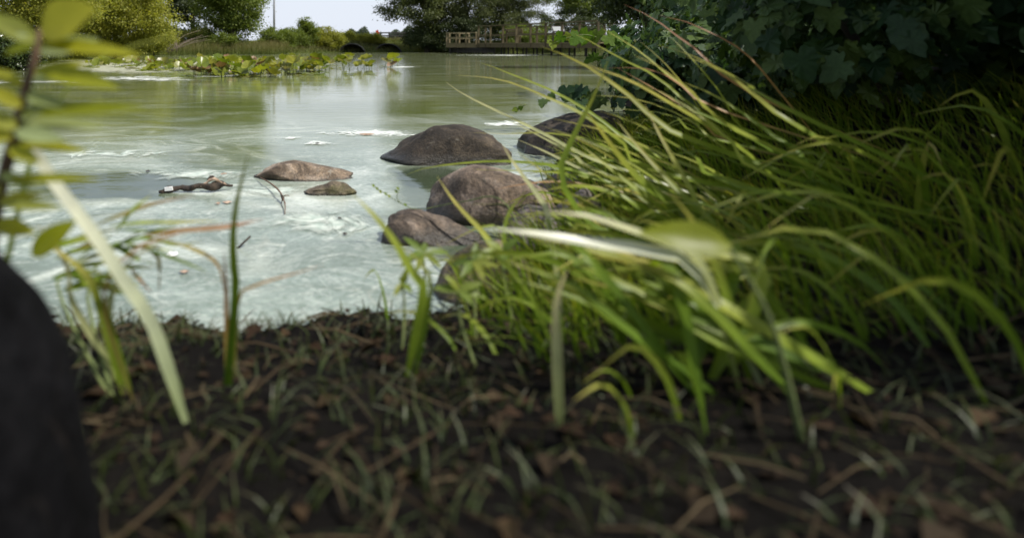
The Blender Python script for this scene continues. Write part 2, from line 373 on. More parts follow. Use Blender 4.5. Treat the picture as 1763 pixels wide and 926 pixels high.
bp = N(n, "ShaderNodeBump", Strength=.8, Distance=.02); n.links.new(math_n(n, 'ADD', g1.outputs["Fac"], math_n(n, 'MULTIPLY', g3.outputs["Fac"], .5)), bp.inputs["Height"]); n.links.new(bp.outputs[0], b.inputs["Normal"])
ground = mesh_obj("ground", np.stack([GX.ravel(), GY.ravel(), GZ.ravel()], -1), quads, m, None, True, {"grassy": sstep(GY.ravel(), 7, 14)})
tag(ground, kind="structure")

m, n, b, o = new_mat('pond_water')
g = N(n, "ShaderNodeNewGeometry"); pos = g.outputs["Position"]
sp = N(n, "ShaderNodeSeparateXYZ"); n.links.new(pos, sp.inputs[0])
def wnoise(sc, det, ro, dist=0., vec=None, scale=(1, 1, 1)):
    mp_ = N(n, "ShaderNodeMapping", Scale=scale); n.links.new(vec or pos, mp_.inputs[0])
    x = N(n, "ShaderNodeTexNoise", Scale=sc, Detail=float(det), Roughness=ro, Distortion=float(dist)); n.links.new(mp_.outputs[0], x.inputs["Vector"]); return x
wn = wnoise(.9, 3, .5)
vm = N(n, "ShaderNodeVectorMath", operation='MULTIPLY_ADD'); n.links.new(wn.outputs["Color"], vm.inputs[0]); vm.inputs[1].default_value = (1.1, .9, 0); n.links.new(pos, vm.inputs[2])
wp = vm.outputs[0]
swirl = wnoise(1.1, 8, .56, 1.5, wp, (.7, 1.25, 1)).outputs["Fac"]
vein = wnoise(3.2, 6, .6, 2.8, wp, (.8, 1.3, 1)).outputs["Fac"]
clot = wnoise(13., 7, .72, .5, None, (.8, 1.15, 1)).outputs["Fac"]
streak = wnoise(.55, 8, .62, 1.6, wp, (.35, 1.5, 1)).outputs["Fac"]
near = N(n, "ShaderNodeMapRange"); n.links.new(sp.outputs[1], near.inputs["Value"]); near.interpolation_type = 'SMOOTHSTEP'
near.inputs["From Min"].default_value = 2.0; near.inputs["From Max"].default_value = 7.0; near.inputs["To Min"].default_value = 1.; near.inputs["To Max"].default_value = 0.
nearf = near.outputs[0]
# open turbid water, and the algae film that the breeze has pushed to the near shore
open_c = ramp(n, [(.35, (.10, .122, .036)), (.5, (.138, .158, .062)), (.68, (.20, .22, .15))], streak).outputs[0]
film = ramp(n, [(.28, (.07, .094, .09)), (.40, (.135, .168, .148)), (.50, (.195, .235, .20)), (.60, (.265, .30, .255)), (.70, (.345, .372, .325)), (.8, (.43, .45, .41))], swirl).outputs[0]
vn = ramp(n, [(.46, (0, 0, 0)), (.5, (1, 1, 1)), (.54, (0, 0, 0))], vein).outputs[0]
film = mixc(n, math_n(n, 'MULTIPLY', vn, .28), film, (.45, .47, .43))
bands = math_n(n, 'MULTIPLY_ADD', math_n(n, 'SINE', math_n(n, 'MULTIPLY', wnoise(.7, 3, .4, 1.4, wp).outputs['Fac'], 70.)), .5, .5)
bandw = math_n(n, 'MULTIPLY', math_n(n, 'POWER', bands, 5.), ramp(n, [(.42, (0, 0, 0)), (.6, (.75, .75, .75))], wnoise(1.4, 3, .5, 0, pos).outputs['Fac']).outputs[0])
film = mixc(n, bandw, film, (.5, .53, .47))
cl = ramp(n, [(.56, (0, 0, 0)), (.68, (1, 1, 1))], clot).outputs[0]
film = mixc(n, math_n(n, 'MULTIPLY', cl, .6), film, (.52, .54, .48))
fine = wnoise(42., 6, .75, .3).outputs['Fac']
film = mixc(n, .65, film, ramp(n, [(.34, (.55, .62, .5)), (.5, (1, 1, 1)), (.66, (1.4, 1.42, 1.34))], fine).outputs[0], 'MULTIPLY')
dk = ramp(n, [(.60, (0, 0, 0)), (.70, (1, 1, 1))], wnoise(4.5, 8, .72, .8, None, (.8, 1.2, 1)).outputs['Fac']).outputs[0]
film = mixc(n, math_n(n, 'MULTIPLY', dk, .55), film, (.055, .085, .07))
pk = ramp(n, [(.60, (0, 0, 0)), (.72, (1, 1, 1))], wnoise(2.3, 6, .65, 1.2, wp).outputs["Fac"]).outputs[0]
film = mixc(n, math_n(n, 'MULTIPLY', pk, .5), film, (.36, .34, .28))
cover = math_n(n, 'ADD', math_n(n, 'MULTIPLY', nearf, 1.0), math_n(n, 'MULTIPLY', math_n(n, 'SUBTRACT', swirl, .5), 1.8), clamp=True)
cover = math_n(n, 'MAXIMUM', cover, math_n(n, 'MULTIPLY', ramp(n, [(.58, (0, 0, 0)), (.66, (1, 1, 1))], streak).outputs[0], .45))
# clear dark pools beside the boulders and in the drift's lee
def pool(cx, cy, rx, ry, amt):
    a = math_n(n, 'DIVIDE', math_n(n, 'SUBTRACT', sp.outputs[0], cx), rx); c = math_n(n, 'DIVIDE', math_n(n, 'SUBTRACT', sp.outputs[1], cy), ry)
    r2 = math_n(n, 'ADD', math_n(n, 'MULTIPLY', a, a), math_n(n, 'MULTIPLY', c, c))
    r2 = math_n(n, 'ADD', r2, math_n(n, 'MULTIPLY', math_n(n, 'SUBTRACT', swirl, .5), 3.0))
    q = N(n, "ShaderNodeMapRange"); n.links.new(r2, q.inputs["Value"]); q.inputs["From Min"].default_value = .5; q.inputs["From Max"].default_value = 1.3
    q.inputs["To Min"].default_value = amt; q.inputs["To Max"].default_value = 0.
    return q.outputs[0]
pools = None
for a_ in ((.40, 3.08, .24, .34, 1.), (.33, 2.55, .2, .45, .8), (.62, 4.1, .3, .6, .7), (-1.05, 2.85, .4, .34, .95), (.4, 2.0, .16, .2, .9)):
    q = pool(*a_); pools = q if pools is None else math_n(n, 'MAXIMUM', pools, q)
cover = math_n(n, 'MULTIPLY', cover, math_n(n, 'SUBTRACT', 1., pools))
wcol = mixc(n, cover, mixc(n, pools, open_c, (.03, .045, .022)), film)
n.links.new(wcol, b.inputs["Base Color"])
n.links.new(math_n(n, 'MULTIPLY_ADD', cover, .16, .06), b.inputs["Roughness"]); b.inputs["IOR"].default_value = 1.333
rip = wnoise(5.5, 4, .55, .4, None, (.55, 1.4, 1)).outputs["Fac"]
bp = N(n, "ShaderNodeBump", Strength=.2, Distance=.012); n.links.new(math_n(n, 'ADD', rip, math_n(n, 'MULTIPLY', math_n(n, 'MULTIPLY', clot, cover), .25)), bp.inputs["Height"]); n.links.new(bp.outputs[0], b.inputs["Normal"])
wx = np.concatenate([np.arange(-26, -4, 1.5), np.arange(-4, 4, .5), np.arange(4, 26, 1.5)]); wy = np.concatenate([np.arange(1.0, 8, .5), np.arange(8, 56, 1.5)])
WX, WY = np.meshgrid(wx, wy); wi = np.arange(WX.size).reshape(WX.shape)
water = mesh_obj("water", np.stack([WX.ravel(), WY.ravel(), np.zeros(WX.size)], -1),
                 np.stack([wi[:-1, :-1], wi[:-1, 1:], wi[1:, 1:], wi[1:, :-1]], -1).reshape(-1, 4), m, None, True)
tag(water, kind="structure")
def gz(x, y): return float(ground_z(np.array([x]), np.array([y]))[0])

# ------------------------------------------------------------------ foliage builders
def leaf_cloud(pos, axis_, nrm, size, width=.38, fold=.12):
    """every leaf a folded pair of triangles"""
    n_ = len(pos); a = unit(axis_); s = unit(np.cross(a, nrm)); u = np.cross(s, a)
    size = np.broadcast_to(size, (n_,))[:, None]
    V = np.empty((n_, 4, 3))
    V[:, 0] = pos; V[:, 2] = pos + a * size
    V[:, 1] = pos + size * (.45 * a + width * s + fold * u); V[:, 3] = pos + size * (.45 * a - width * s + fold * u)
    base = (np.arange(n_) * 4)[:, None]
    Fc = np.concatenate([base + np.array([[0, 1, 2]]), base + np.array([[0, 2, 3]])], 1).reshape(-1, 3)
    return V.reshape(-1, 3), Fc
def crown_points(rng, c, r, n_leaf, n_clump, clump_r, fill=.45, floor=None, lump=.35):
    c, r = np.asarray(c, float), np.asarray(r, float)
    d = unit(rng.normal(size=(n_clump, 3)))
    ph = rng.uniform(0, 6.28, 4)
    lumpf = 1 + lump * (np.sin(d[:, 0] * 3.1 + ph[0]) * np.sin(d[:, 1] * 3.7 + ph[1]) + .6 * np.sin(d[:, 2] * 5.3 + ph[2]) * np.cos(d[:, 0] * 6.1 + ph[3]))
    rad = (rng.uniform(0, 1, n_clump) ** fill) * lumpf
    cc = c + d * rad[:, None] * r
    if floor is not None:
        cc[:, 2] = np.maximum(cc[:, 2], floor + rng.uniform(0, .4, n_clump) * clump_r)
    w = rng.uniform(.35, 1.5, n_clump); k = rng.choice(n_clump, n_leaf, p=w / w.sum())
    cs = clump_r * rng.uniform(.6, 1.3, n_clump)[k][:, None]
    p = cc[k] + rng.normal(size=(n_leaf, 3)) * cs * np.array([1, 1, .6])
    out_ = unit(p - c) 
    return p, out_, cc
def tree(name, label, cat, px, Y, half_px, z0, z1, mat, n_leaf=14000, leaf=.09, n_clump=70, clump=None, droop=.2, seed=1, depth=1.0,
         trunk_r=.12, fill=.45, wid=.38, group=None, lump=.35, trunk_px=None, dens=1.0):
    n_leaf = int(n_leaf * 1.7); n_clump = int(n_clump * 1.5); fill = min(fill, .36) if lump < .9 else fill
    rng = np.random.default_rng(seed)
    x = (px - CX) / F * Y; hw = half_px / F * Y
    bx = x if trunk_px is None else (trunk_px - CX) / F * Y
    g0 = gz(bx, Y); T = thing(name, (bx, Y, g0), label, cat, group)
    c = np.array([x, Y, (z0 + z1) / 2]); r = np.array([hw * .88, hw * .88 * depth, (z1 - z0) / 2 * .92])
    clump = clump or .2 * min(hw, (z1 - z0) / 2) + .1
    p, out_, cc = crown_points(rng, c, r, n_leaf, n_clump, clump, fill, max(z0, g0) , lump)
    p[:, 2] = np.maximum(p[:, 2], g0 + .03)
    ax = rng.normal(size=(n_leaf, 3)) * .9 + out_ * .7 + np.array([0, 0, -droop])
    nr = rng.normal(size=(n_leaf, 3)) * .7 + np.array([0, 0, 1.0]) + out_ * .3
    V, Fc = leaf_cloud(p, ax, nr, leaf * rng.uniform(.6, 1.35, n_leaf), wid)
    # trunk and limbs
    top = np.array([x, Y, z0 + (z1 - z0) * .75])
    tp = spline([(bx, Y, g0 - .15), (bx + .15 * (x - bx) + .05 * hw, Y + .03, g0 + (top[2] - g0) * .35), (x + (bx - x) * .3, Y, g0 + (top[2] - g0) * .7), top], 9)
    mesh_obj("trunk", *tube(tp, [trunk_r * 1.25, trunk_r, trunk_r * .6, trunk_r * .15], 8), M['bark'], T, True)
    mesh_obj("crown", V, Fc, mat, T)
    order = rng.permutation(len(cc))[:9]
    for k in order:
        e = cc[k]; i = int(np.clip(2 + 5 * (e[2] - g0) / max(top[2] - g0, .1) * .7, 1, 7)); s_ = tp[i]
        if np.linalg.norm(e - s_) < .15: continue
        mid = s_ * .5 + e * .5 + np.array([0, 0, .06 * np.linalg.norm(e - s_)])
        mesh_obj("limb", *tube(spline([s_, mid, e], 6), [trunk_r * .45, trunk_r * .25, trunk_r * .08], 5), M['bark'], T, True)
    return T
def zt(py, Y): return H - (py - HZ) / F * Y      # height seen at a row

# left shore
tree("low_bush", "low dark glossy-leaved bush at the water's edge on the far left", "bush", 2, 15.4, 62, .02, .72, M['leaf_glossy'], 9000, .075, 60, .14, .1, 21, .7, .025, .5)
tree("shrub", "tallest yellow-green shrub behind the leafy twig at the far left", "shrub", 40, 22, 135, .15, 4.6, M['leaf_yellow'], 38000, .075, 190, .26, .25, 22, .8, .07, .2, lump=.25)
tree("shrub", "yellow-green alder shrub whose top slopes down towards the gap of sky", "shrub", 195, 28, 100, .2, 3.6, M['leaf_yellow'], 34000, .08, 170, .28, .25, 23, .8, .07, .2, lump=.25)
tree("shrub", "small olive shrub above the reeds, left of the dead twigs", "shrub", 262, 32, 50, .2, 1.45, M['leaf_yellow'], 8000, .07, 50, .16, .2, 24, .8, .04, .5)
tree("tree", "dark tree with sky showing between its low branches, left of the dense maple", "tree", 312, 50, 86, 1.75, 8.2, M['leaf_dark'], 24000, .12, 95, .34, .2, 25, .9, .14, .5, trunk_px=330)
tree("shrub", "olive shrub under the gap of sky beside the dense maple", "shrub", 335, 44, 45, .2, 1.75, M['leaf_mid'], 9000, .09, 50, .2, .2, 26, .8, .05)
tree("tree", "dense leafy maple left of the tall lamp pole", "tree", 396, 42, 66, .55, 7.8, M['leaf_mid'], 38000, .12, 160, .36, .35, 27, .9, .2, .22, lump=.22)
tree("shrub", "rounded green bush at the foot of the dense maple", "shrub", 372, 40.6, 40, .15, 1.2, M['leaf_mid'], 8000, .075, 45, .16, .2, 28, .7, .04)
tree("shrub", "low bush right of the dense maple, below the lamp pole", "shrub", 472, 47, 34, .2, 1.75, M['leaf_mid'], 9000, .085, 50, .18, .2, 29, .7, .04)
tree("shrub", "pointed young tree rising above the far bushes", "tree", 524, 49.5, 27, .3, 2.55, M['leaf_mid'], 8000, .085, 50, .16, .1, 30, .8, .05, .7)
tree("shrub", "round bush left of the pointed young tree", "shrub", 500, 48.5, 26, .2, 1.8, M['leaf_mid'], 7000, .085, 45, .16, .2, 31, .8, .04)
tree("shrub", "yellowish bush left of the first culvert mouth", "shrub", 562, 50.5, 36, .2, 1.65, M['leaf_yellow'], 9000, .085, 50, .18, .2, 32, .7, .04)
tree("shrub", "yellowish bush on the embankment between the two culvert mouths", "shrub", 636, 54, 30, .55, 1.42, M['leaf_yellow'], 8000, .085, 50, .18, .2, 33, .6, .04)
tree("shrub", "small bush above the first culvert mouth", "shrub", 598, 54.5, 22, .7, 1.55, M['leaf_yellow'], 5000, .085, 36, .16, .2, 34, .6, .04)
tree("tree", "tall olive tree behind the tallest yellow-green shrub at the far left", "tree", 20, 34, 130, .6, 8.5, M['leaf_mid'], 20000, .11, 90, .42, .3, 51, .8, .16)
tree("tree", "tall olive tree behind the sloping alder shrub", "tree", 170, 44, 110, .6, 8.0, M['leaf_yellow'], 24000, .13, 110, .5, .3, 52, .8, .16, .22)
tree("shrub", "dark bush under the tree with sky between its branches", "shrub", 285, 46, 34, .3, 2.0, M['leaf_dark'], 9000, .09, 50, .22, .2, 53, .7, .05)
# right shore
tree("tree", "tree with branches reaching out over the water beside the culverts", "tree", 724, 51, 74, 1.2, 8.8, M['leaf_willow'], 30000, .13, 90, .34, .4, 35, .9, .2, .42, trunk_px=735)
tree("tree", "broad dark willow behind the boardwalk's left end", "tree", 800, 51.5, 92, .2, 7.9, M['leaf_willow'], 36000, .13, 140, .36, .9, 36, .8, .24, .38, .2)
tree("tree", "rounded willow behind the middle of the boardwalk", "tree", 884, 50.5, 62, .2, 7.0, M['leaf_willow'], 24000, .12, 100, .3, .8, 37, .8, .2, .4, .22)
tree("shrub", "dark bush at the foot of the willow, left of the boardwalk", "shrub", 735, 50.6, 45, .3, 1.9, M['leaf_dark'], 9000, .09, 50, .2, .4, 38, .6, .05)
tree("shrub", "sunlit olive bush behind the boardwalk railing", "shrub", 905, 47.5, 46, .4, 2.0, M['leaf_mid'], 9000, .085, 50, .18, .3, 39, .6, .05)
tree("tree", "tree with layered branches and sky behind, above the boardwalk's right end", "tree", 1012, 52, 74, 1.5, 7.6, M['leaf_mid'], 20000, .12, 60, .3, .1, 40, .8, .14, .5, trunk_px=1000)
tree("shrub", "dark bush beyond the boardwalk's right end", "shrub", 985, 49.5, 95, .3, 3.2, M['leaf_dark'], 16000, .09, 50, .2, .3, 41, .7, .05)
tree("shrub", "dark leafy bush under the willow behind the fishing deck", "shrub", 800, 50.3, 70, .2, 2.6, M['leaf_dark'], 14000, .1, 70, .24, .4, 54, .6, .06)
tree("tree", "dark leafy tree hanging over the right end of the boardwalk", "tree", 1108, 17, 92, .85, 4.2, M['leaf_dark'], 26000, .075, 110, .2, .4, 42, .9, .07, .42)

# dead twigs by the reeds
T = thing("dead_branch", G(318, 96), "bare grey dead branch tangle above the reeds", "branch")
for k in range(11):
    a = P(285 + rnd.uniform(0, 20), 92 - rnd.uniform(0, 6), 36.5); e = P(325 + rnd.uniform(-25, 40), 58 + rnd.uniform(-6, 16), 36.3 + rnd.uniform(-.5, .5))
    md = (a + e) / 2 + np.array([0, 0, rnd.uniform(.05, .25)])
    mesh_obj("twig", *tube(spline([a, md, e], 6), [.02, .013, .005], 5), M['twig_grey'], T, True)

# far wood on the skyline
rng = np.random.default_rng(60); k = 16000
xx = rng.uniform(-10, 22, k); hh = 2.6 + 1.1 * np.sin(xx * .55) + .7 * np.sin(xx * 1.7 + 1) 
p = np.stack([xx, 170 + rng.uniform(-3, 3, k), .8 + rng.uniform(0, 1, k) ** .7 * np.maximum(hh, .8)], -1)
V, Fc = leaf_cloud(p, rng.normal(size=(k, 3)), rng.normal(size=(k, 3)) + np.array([0, 0, 1]), .4, .45)
M['leaf_far'] = leaf_mat('leaf_far_haze', [(.05, .075, .05), (.07, .095, .06), (.09, .115, .075)], .2)  # blue of distance haze put into the leaf colour
tag(mesh_obj("far_wood", V, Fc, M['leaf_far']), "distant wood on the skyline above the embankment, coloured blue-green for haze", "trees", kind="stuff")

# reeds and rank grass: ribbons of three points
def blades_mass(rng, base, height, lean, width, seg=3):
    n_ = len(base); hd = rng.uniform(0, 6.28, n_); dirv = np.stack([np.cos(hd), np.sin(hd), np.zeros(n_)], -1)
    if lean.ndim == 2: ld = lean
    else: ld = dirv * lean[:, None]
    ang = rng.uniform(0, 6.28, n_); side = np.stack([np.cos(ang), np.sin(ang) * .6, np.zeros(n_)], -1)
    V = np.empty((n_, seg + 1, 2, 3)); tt = np.empty((n_, seg + 1, 2))
    for i in range(seg + 1):
        t_ = i / seg
        c = base + np.array([0, 0, 1.]) * (height * (t_ - .25 * t_ ** 3 * np.minimum(np.linalg.norm(ld, axis=1) / (height + 1e-6), 2)))[:, None] + ld * (t_ ** 1.8)
        w = (width * (1 - t_ ** 1.6) + .0006)[:, None]
        V[:, i, 0] = c - side * w; V[:, i, 1] = c + side * w; tt[:, i] = t_
    st = (np.arange(n_) * (seg + 1) * 2)[:, None]
    Fc = np.concatenate([st + np.array([[2 * i, 2 * i + 1, 2 * i + 3, 2 * i + 2]]) for i in range(seg)], 1).reshape(-1, 4)
    return V.reshape(-1, 3), Fc, {"t": tt.ravel()}
def shore_scatter(rng, n_, xr, yr, dr):
    X, Y = rng.uniform(*xr, n_ * 6), rng.uniform(*yr, n_ * 6); d = signed_d(X, Y)
    ok = (d > dr[0]) & (d < dr[1]); X, Y = X[ok][:n_], Y[ok][:n_]
    return np.stack([X, Y, np.maximum(ground_z(X, Y), -.05)], -1)
def mass(name, label, cat, rng, base, h, ln, w, mat):
    n_ = len(base); V, Fc, at_ = blades_mass(rng, base, rng.uniform(.55, 1.15, n_) * h, rng.uniform(.05, 1, n_) * ln, np.full(n_, w) * rng.uniform(.6, 1.2, n_))
    return tag(mesh_obj(name, V, Fc, mat, None, False, at_), label, cat, kind="stuff")
mass("reeds", "band of green reeds along the far left shore", "reeds", np.random.default_rng(71), shore_scatter(np.random.default_rng(70), 16000, (-16, -4), (17, 46), (-.5, 1.6)), .72, .25, .012, M['reed'])
mass("rank_grass", "rank grass along the far shore around the culverts", "grass", np.random.default_rng(73), shore_scatter(np.random.default_rng(72), 9000, (-5, 9), (44, 58), (-.2, 5)), .4, .25, .014, M['reed'])
mass("marsh_grass", "marsh grass on the bank behind the boardwalk", "grass", np.random.default_rng(75), shore_scatter(np.random.default_rng(74), 9000, (5, 22), (30, 53), (-.3, 4)), .5, .25, .013, M['reed'])
mass("shore_grass", "grass along the right shore under the hanging trees", "grass", np.random.default_rng(77), shore_scatter(np.random.default_rng(76), 7000, (2.5, 14), (7, 32), (-.1, 3)), .42, .25, .008, M['grass_dark'])

# ------------------------------------------------------------------ lamp pole, culverts, guard rail, red marker
Y0 = 60; a = P(472, 66, Y0)
T = thing("lamp_pole", (a[0], Y0, gz(a[0], Y0)), "tall thin grey lamp pole rising into the sky beyond the far bushes", "pole")
mesh_obj("shaft", *tube([(a[0], Y0, gz(a[0], Y0) - .1), (a[0], Y0, 4), (a[0], Y0, 9.2)], [.11, .085, .06], 10), M['galv'], T, True)
mesh_obj("base_plate", *beam((a[0] - .2, Y0, gz(a[0], Y0) + .03), (a[0] + .2, Y0, gz(a[0], Y0) + .03), .4, .06), M['galv'], T)
mesh_obj("arm", *tube(spline([(a[0], Y0, 9.15), (a[0] + .5, Y0, 9.45), (a[0] + 1.3, Y0, 9.5)], 6), [.045, .035], 8), M['galv'], T, True)
mesh_obj("lamp_head", *beam((a[0] + 1.2, Y0, 9.48), (a[0] + 1.8, Y0, 9.46), .26, .12), M['galv'], T)

def culvert(px, wpx, Y, ztop, label):
    x = (px - CX) / F * Y; R = wpx / 2 / F * Y; zc = ztop - R * .82
    T = thing("culvert", (x, Y, 0), label, "culvert", "culverts under the embankment")
    V, Fc = [], []; K, Ln = 36, 40
    for i in range(Ln + 1):           # corrugated barrel, mitred end, oval section
        yy = i * .05; rr = R + .018 * math.sin(i * 2 * math.pi / 4)
        for k in range(K):
            th = 2 * math.pi * k / K; zz = zc + rr * .82 * math.sin(th)
            V.append((x + rr * math.cos(th), Y + yy + max(0, (zz - 0)) * .35 * (1 - i / Ln), zz))
    for i in range(Ln):
        for k in range(K):
            Fc.append((i * K + k, i * K + (k + 1) % K, (i + 1) * K + (k + 1) % K, (i + 1) * K + k))
    mesh_obj("barrel", V, Fc, M['culvert_in'], T, True)
    ring = [(x + (R + .03) * math.cos(t_), Y - .015 + max(0, zc + R * .82 * math.sin(t_)) * .35, zc + (R + .03) * .82 * math.sin(t_)) for t_ in np.linspace(0, 2 * math.pi, 40)]
    mesh_obj("rim", *tube(ring, [.05], 6), M['culvert'], T, True)
    # dark disc closing the barrel, stands in for its unlit depth
    mesh_obj("shade_disc", [(x + R * 1.1 * math.cos(t_), Y + 2.02, zc + R * .9 * math.sin(t_)) for t_ in np.linspace(0, 2 * math.pi, 24, endpoint=False)], [tuple(range(24))], M['culvert_in'], T)
    # earth shoulder above the pipe
    V, Fc = [], []
    for i in range(9):
        for k in range(25):
            u = -1.5 + 3 * k / 24; s = i / 8; prof = math.sqrt(max(0, 1 - min(1, abs(u)) ** 2))
            zz = max(.0, zc + R * .82 * prof) * (1 if abs(u) < 1 else 0) + .1 + (1.05 - .1) * s * .55
            zz = max(zz, .02) * (1 - sstep(abs(u), 1.0, 1.5) * .6)
            V.append((x + u * R * 1.06, Y + .1 + zc * .35 + s * 1.9 + .02 * noise.noise(Vector((u * 3, s * 4, px))), zz + .04 * noise.noise(Vector((u * 4, s * 5, px)))))
    for i in range(8):
        for k in range(24):
            q = i * 25 + k; Fc.append((q, q + 1, q + 26, q + 25))
    return T
culvert(606, 44, 50.2, .62, "corrugated culvert mouth right of the round bushes, wholly in view")
culvert(668, 46, 52.2, .62, "corrugated culvert mouth beside the overhanging tree, half hidden")

T = thing("guard_rail", (4.4, 61, gz(4.4, 61)), "dark wooden rail fence on the embankment beside the overhanging tree", "fence")
for k in range(9):
    x = 2.9 + k * .75; mesh_obj("post", *beam((x, 61, gz(x, 61) - .1), (x, 61, 1.72), .12, .12, (0, 1, 0)), M['fence_dark'], T)
for zz in (1.12, 1.38, 1.64):
    mesh_obj("rail", *beam((2.6, 60.92, zz), (9.2, 60.92, zz), .05, .12), M['fence_dark'], T)
a = P(650, 57, 58)
T = thing("red_marker", (a[0], 58, gz(a[0], 58)), "small red marker standing on the embankment above the culverts", "marker")
mesh_obj("panel", *join([beam((a[0] - .12, 58, 1.6), (a[0] + .1, 58, 1.68), .04, .36)]), M['red'], T)
mesh_obj("stake", *beam((a[0], 58.03, gz(a[0], 58) - .1), (a[0], 58.03, 1.62), .05, .05, (0, 1, 0)), M['fence_dark'], T)

# ------------------------------------------------------------------ boardwalk
A0, A1 = np.array([(768 - CX) / F * 46.2, 46.2, 0]), np.array([(822 - CX) / F * 44.2, 44.2, 0])
B1 = np.array([(1030 - CX) / F * 33.8, 33.8, 0])
zd = .68                                     # deck level
BW = thing("boardwalk", tuple((A1 + B1) / 2), "weathered wooden fishing deck and boardwalk on thin dark piles", "boardwalk")
def up(p, z): return np.array([p[0], p[1], z])
dirm = unit(B1 - A1); back = np.array([-dirm[1], dirm[0], 0]); back = back if back[1] > 0 else -back
dira = unit(A1 - A0); backa = np.array([-dira[1], dira[0], 0]); backa = backa if backa[1] > 0 else -backa
Lm = np.linalg.norm(B1 - A1); La = np.linalg.norm(A1 - A0)
nb = int(Lm / .145)
for k in range(nb):                          # deck boards laid across
    s = A1 + dirm * (k + .5) * .145
    mesh_obj("deck_board", *beam(up(s - back * .04, zd), up(s + back * 2.2, zd), .136, .04), M['wood_light'], BW)
for k in range(int(La / .145)):
    s = A0 + dira * (k + .5) * .145
    mesh_obj("deck_board", *beam(up(s - backa * .04, zd), up(s + backa * 2.6, zd), .136, .04), M['wood_light'], BW)
mesh_obj("fascia_board", *beam(up(A1, zd - .15), up(B1, zd - .15), .05, .24), M['wood'], BW)
mesh_obj("fascia_board", *beam(up(A0, zd - .16), up(A1 - dira * .03, zd - .16), .05, .26), M['wood_light'], BW)
mesh_obj("joist", *beam(up(A1 + back * 2.1, zd - .15), up(B1 + back * 2.1, zd - .15), .06, .24), M['wood_dark'], BW)
mesh_obj("joist", *beam(up(A0 + backa * 2.5, zd - .15), up(A1 + backa * 2.5, zd - .15), .06, .24), M['wood_dark'], BW)
mesh_obj("joist", *beam(up(A0 + dira * .03, zd - .16), up(A0 + backa * 2.5 + dira * .03, zd - .16), .05, .24), M['wood'], BW)
def railing(p, q, n_, ztop, nrm, mat, mids=(.45,), cap=.16):
    for k in range(n_):
        s = p + (q - p) * (k / (n_ - 1)); mesh_obj("post", *beam(up(s, zd - .27), up(s, ztop - .02), .11, .11, (0, 1, 0)), mat, BW)
    off = -nrm * .06
    mesh_obj("hand_rail", *beam(up(p + off * .3, ztop), up(q + off * .3, ztop), cap, .06), mat, BW)
    for m_ in mids:
        mesh_obj("side_rail", *beam(up(p - off, zd + m_), up(q - off, zd + m_), .04, .12), mat, BW)
railing(A1 + dirm * .15, B1, 9, 1.78, back, M['wood'], (.5,))
mesh_obj("post", *beam(up(A1 + dirm * .95, zd - .27), up(A1 + dirm * .95, 1.68), .1, .1, (0, 1, 0)), M['wood'], BW)
railing(A1 + back * 2.1 + dirm * 1.5, B1 + back * 2.1, 6, 1.7, -back, M['wood'], ())
railing(A0 + dira * .06, A1 - dira * .1, 4, 1.38, backa, M['wood_light'], (.36,), .14)
railing(A0 + dira * .06 + backa * .3, A0 + backa * 2.4 + dira * .06, 3, 1.38, dira, M['wood_light'], (.36,), .14)
for k in range(24):                          # piles in the water
    s = (A1 + dirm * Lm * (k // 2 + .5) / 12) + back * (.25 if k % 2 == 0 else 1.9) + dirm * rnd.uniform(-.25, .25)
    mesh_obj("pile", *tube([up(s, -.45), up(s, .15), up(s, zd - .04)], [.055, .05, .05], 8), M['wood_dark'], BW, True)
for k in range(12):
    s = A0 + dira * La * ((k // 3) + .4) / 4 + backa * (.15 + 1.1 * (k % 3))
    mesh_obj("pile", *tube([up(s, -.45), up(s, .15), up(s, zd - .04)], [.07, .065, .065], 8), M['wood_dark'], BW, True)
for k in range(3):                           # skirt planks under the fishing deck
    mesh_obj("skirt_plank", *beam(up(A0 + backa * .3, .12 + k * .11), up(A1 + backa * .3 + dirm * 1.6, .12 + k * .11), .03, .095), M['wood_dark'], BW)

bp_ = A1 + dirm * 1.6 + back * 1.6
T = thing("bench", up(bp_, zd + .02), "pale wooden bench on the fishing deck behind the railing", "bench")
for k in range(3):
    mesh_obj("seat_plank", *beam(up(bp_ - dirm * .9 - back * .16 * k, zd + .47), up(bp_ + dirm * .9 - back * .16 * k, zd + .47), .14, .04), M['wood_light'], T)
for k in range(2):
    mesh_obj("back_plank", *beam(up(bp_ - dirm * .9 + back * .12, zd + .68 + .17 * k), up(bp_ + dirm * .9 + back * .12, zd + .68 + .17 * k), .04, .14), M['wood_light'], T)
for s_ in (-.75, .75):
    mesh_obj("leg", *beam(up(bp_ + dirm * s_ + back * .06, zd + .02), up(bp_ + dirm * s_ + back * .06, zd + .92), .08, .08, (0, 1, 0)), M['wood'], T)
    mesh_obj("leg", *beam(up(bp_ + dirm * s_ - back * .3, zd + .02), up(bp_ + dirm * s_ - back * .3, zd + .45), .08, .08, (0, 1, 0)), M['wood'], T)

sp_ = up(P(961, 60, 37.4), zd + .02)
T = thing("information_sign", sp_, "slanted information sign with a pale face on the boardwalk", "sign")
for s_ in (-.28, .28):
    mesh_obj("leg", *beam(sp_ + np.array([s_, 0, 0]), sp_ + np.array([s_, 0, .72]), .07, .07, (0, 1, 0)), M['fence_dark'], T)
tl = np.array([0, .5, .42]); c0 = sp_ + np.array([0, 0, .74])
mesh_obj("frame", *beam(c0 - np.array([.34, 0, 0]), c0 + np.array([.34, 0, 0]), .46, .04, np.cross(np.array([1., 0, 0]), unit(tl))), M['fence_dark'], T)
nn = np.cross(np.array([1., 0, 0]), unit(tl))
mesh_obj("panel", *beam(c0 + nn * .026 - np.array([.29, 0, 0]), c0 + nn * .026 + np.array([.29, 0, 0]), .38, .008, nn), M['panel_face'], T)

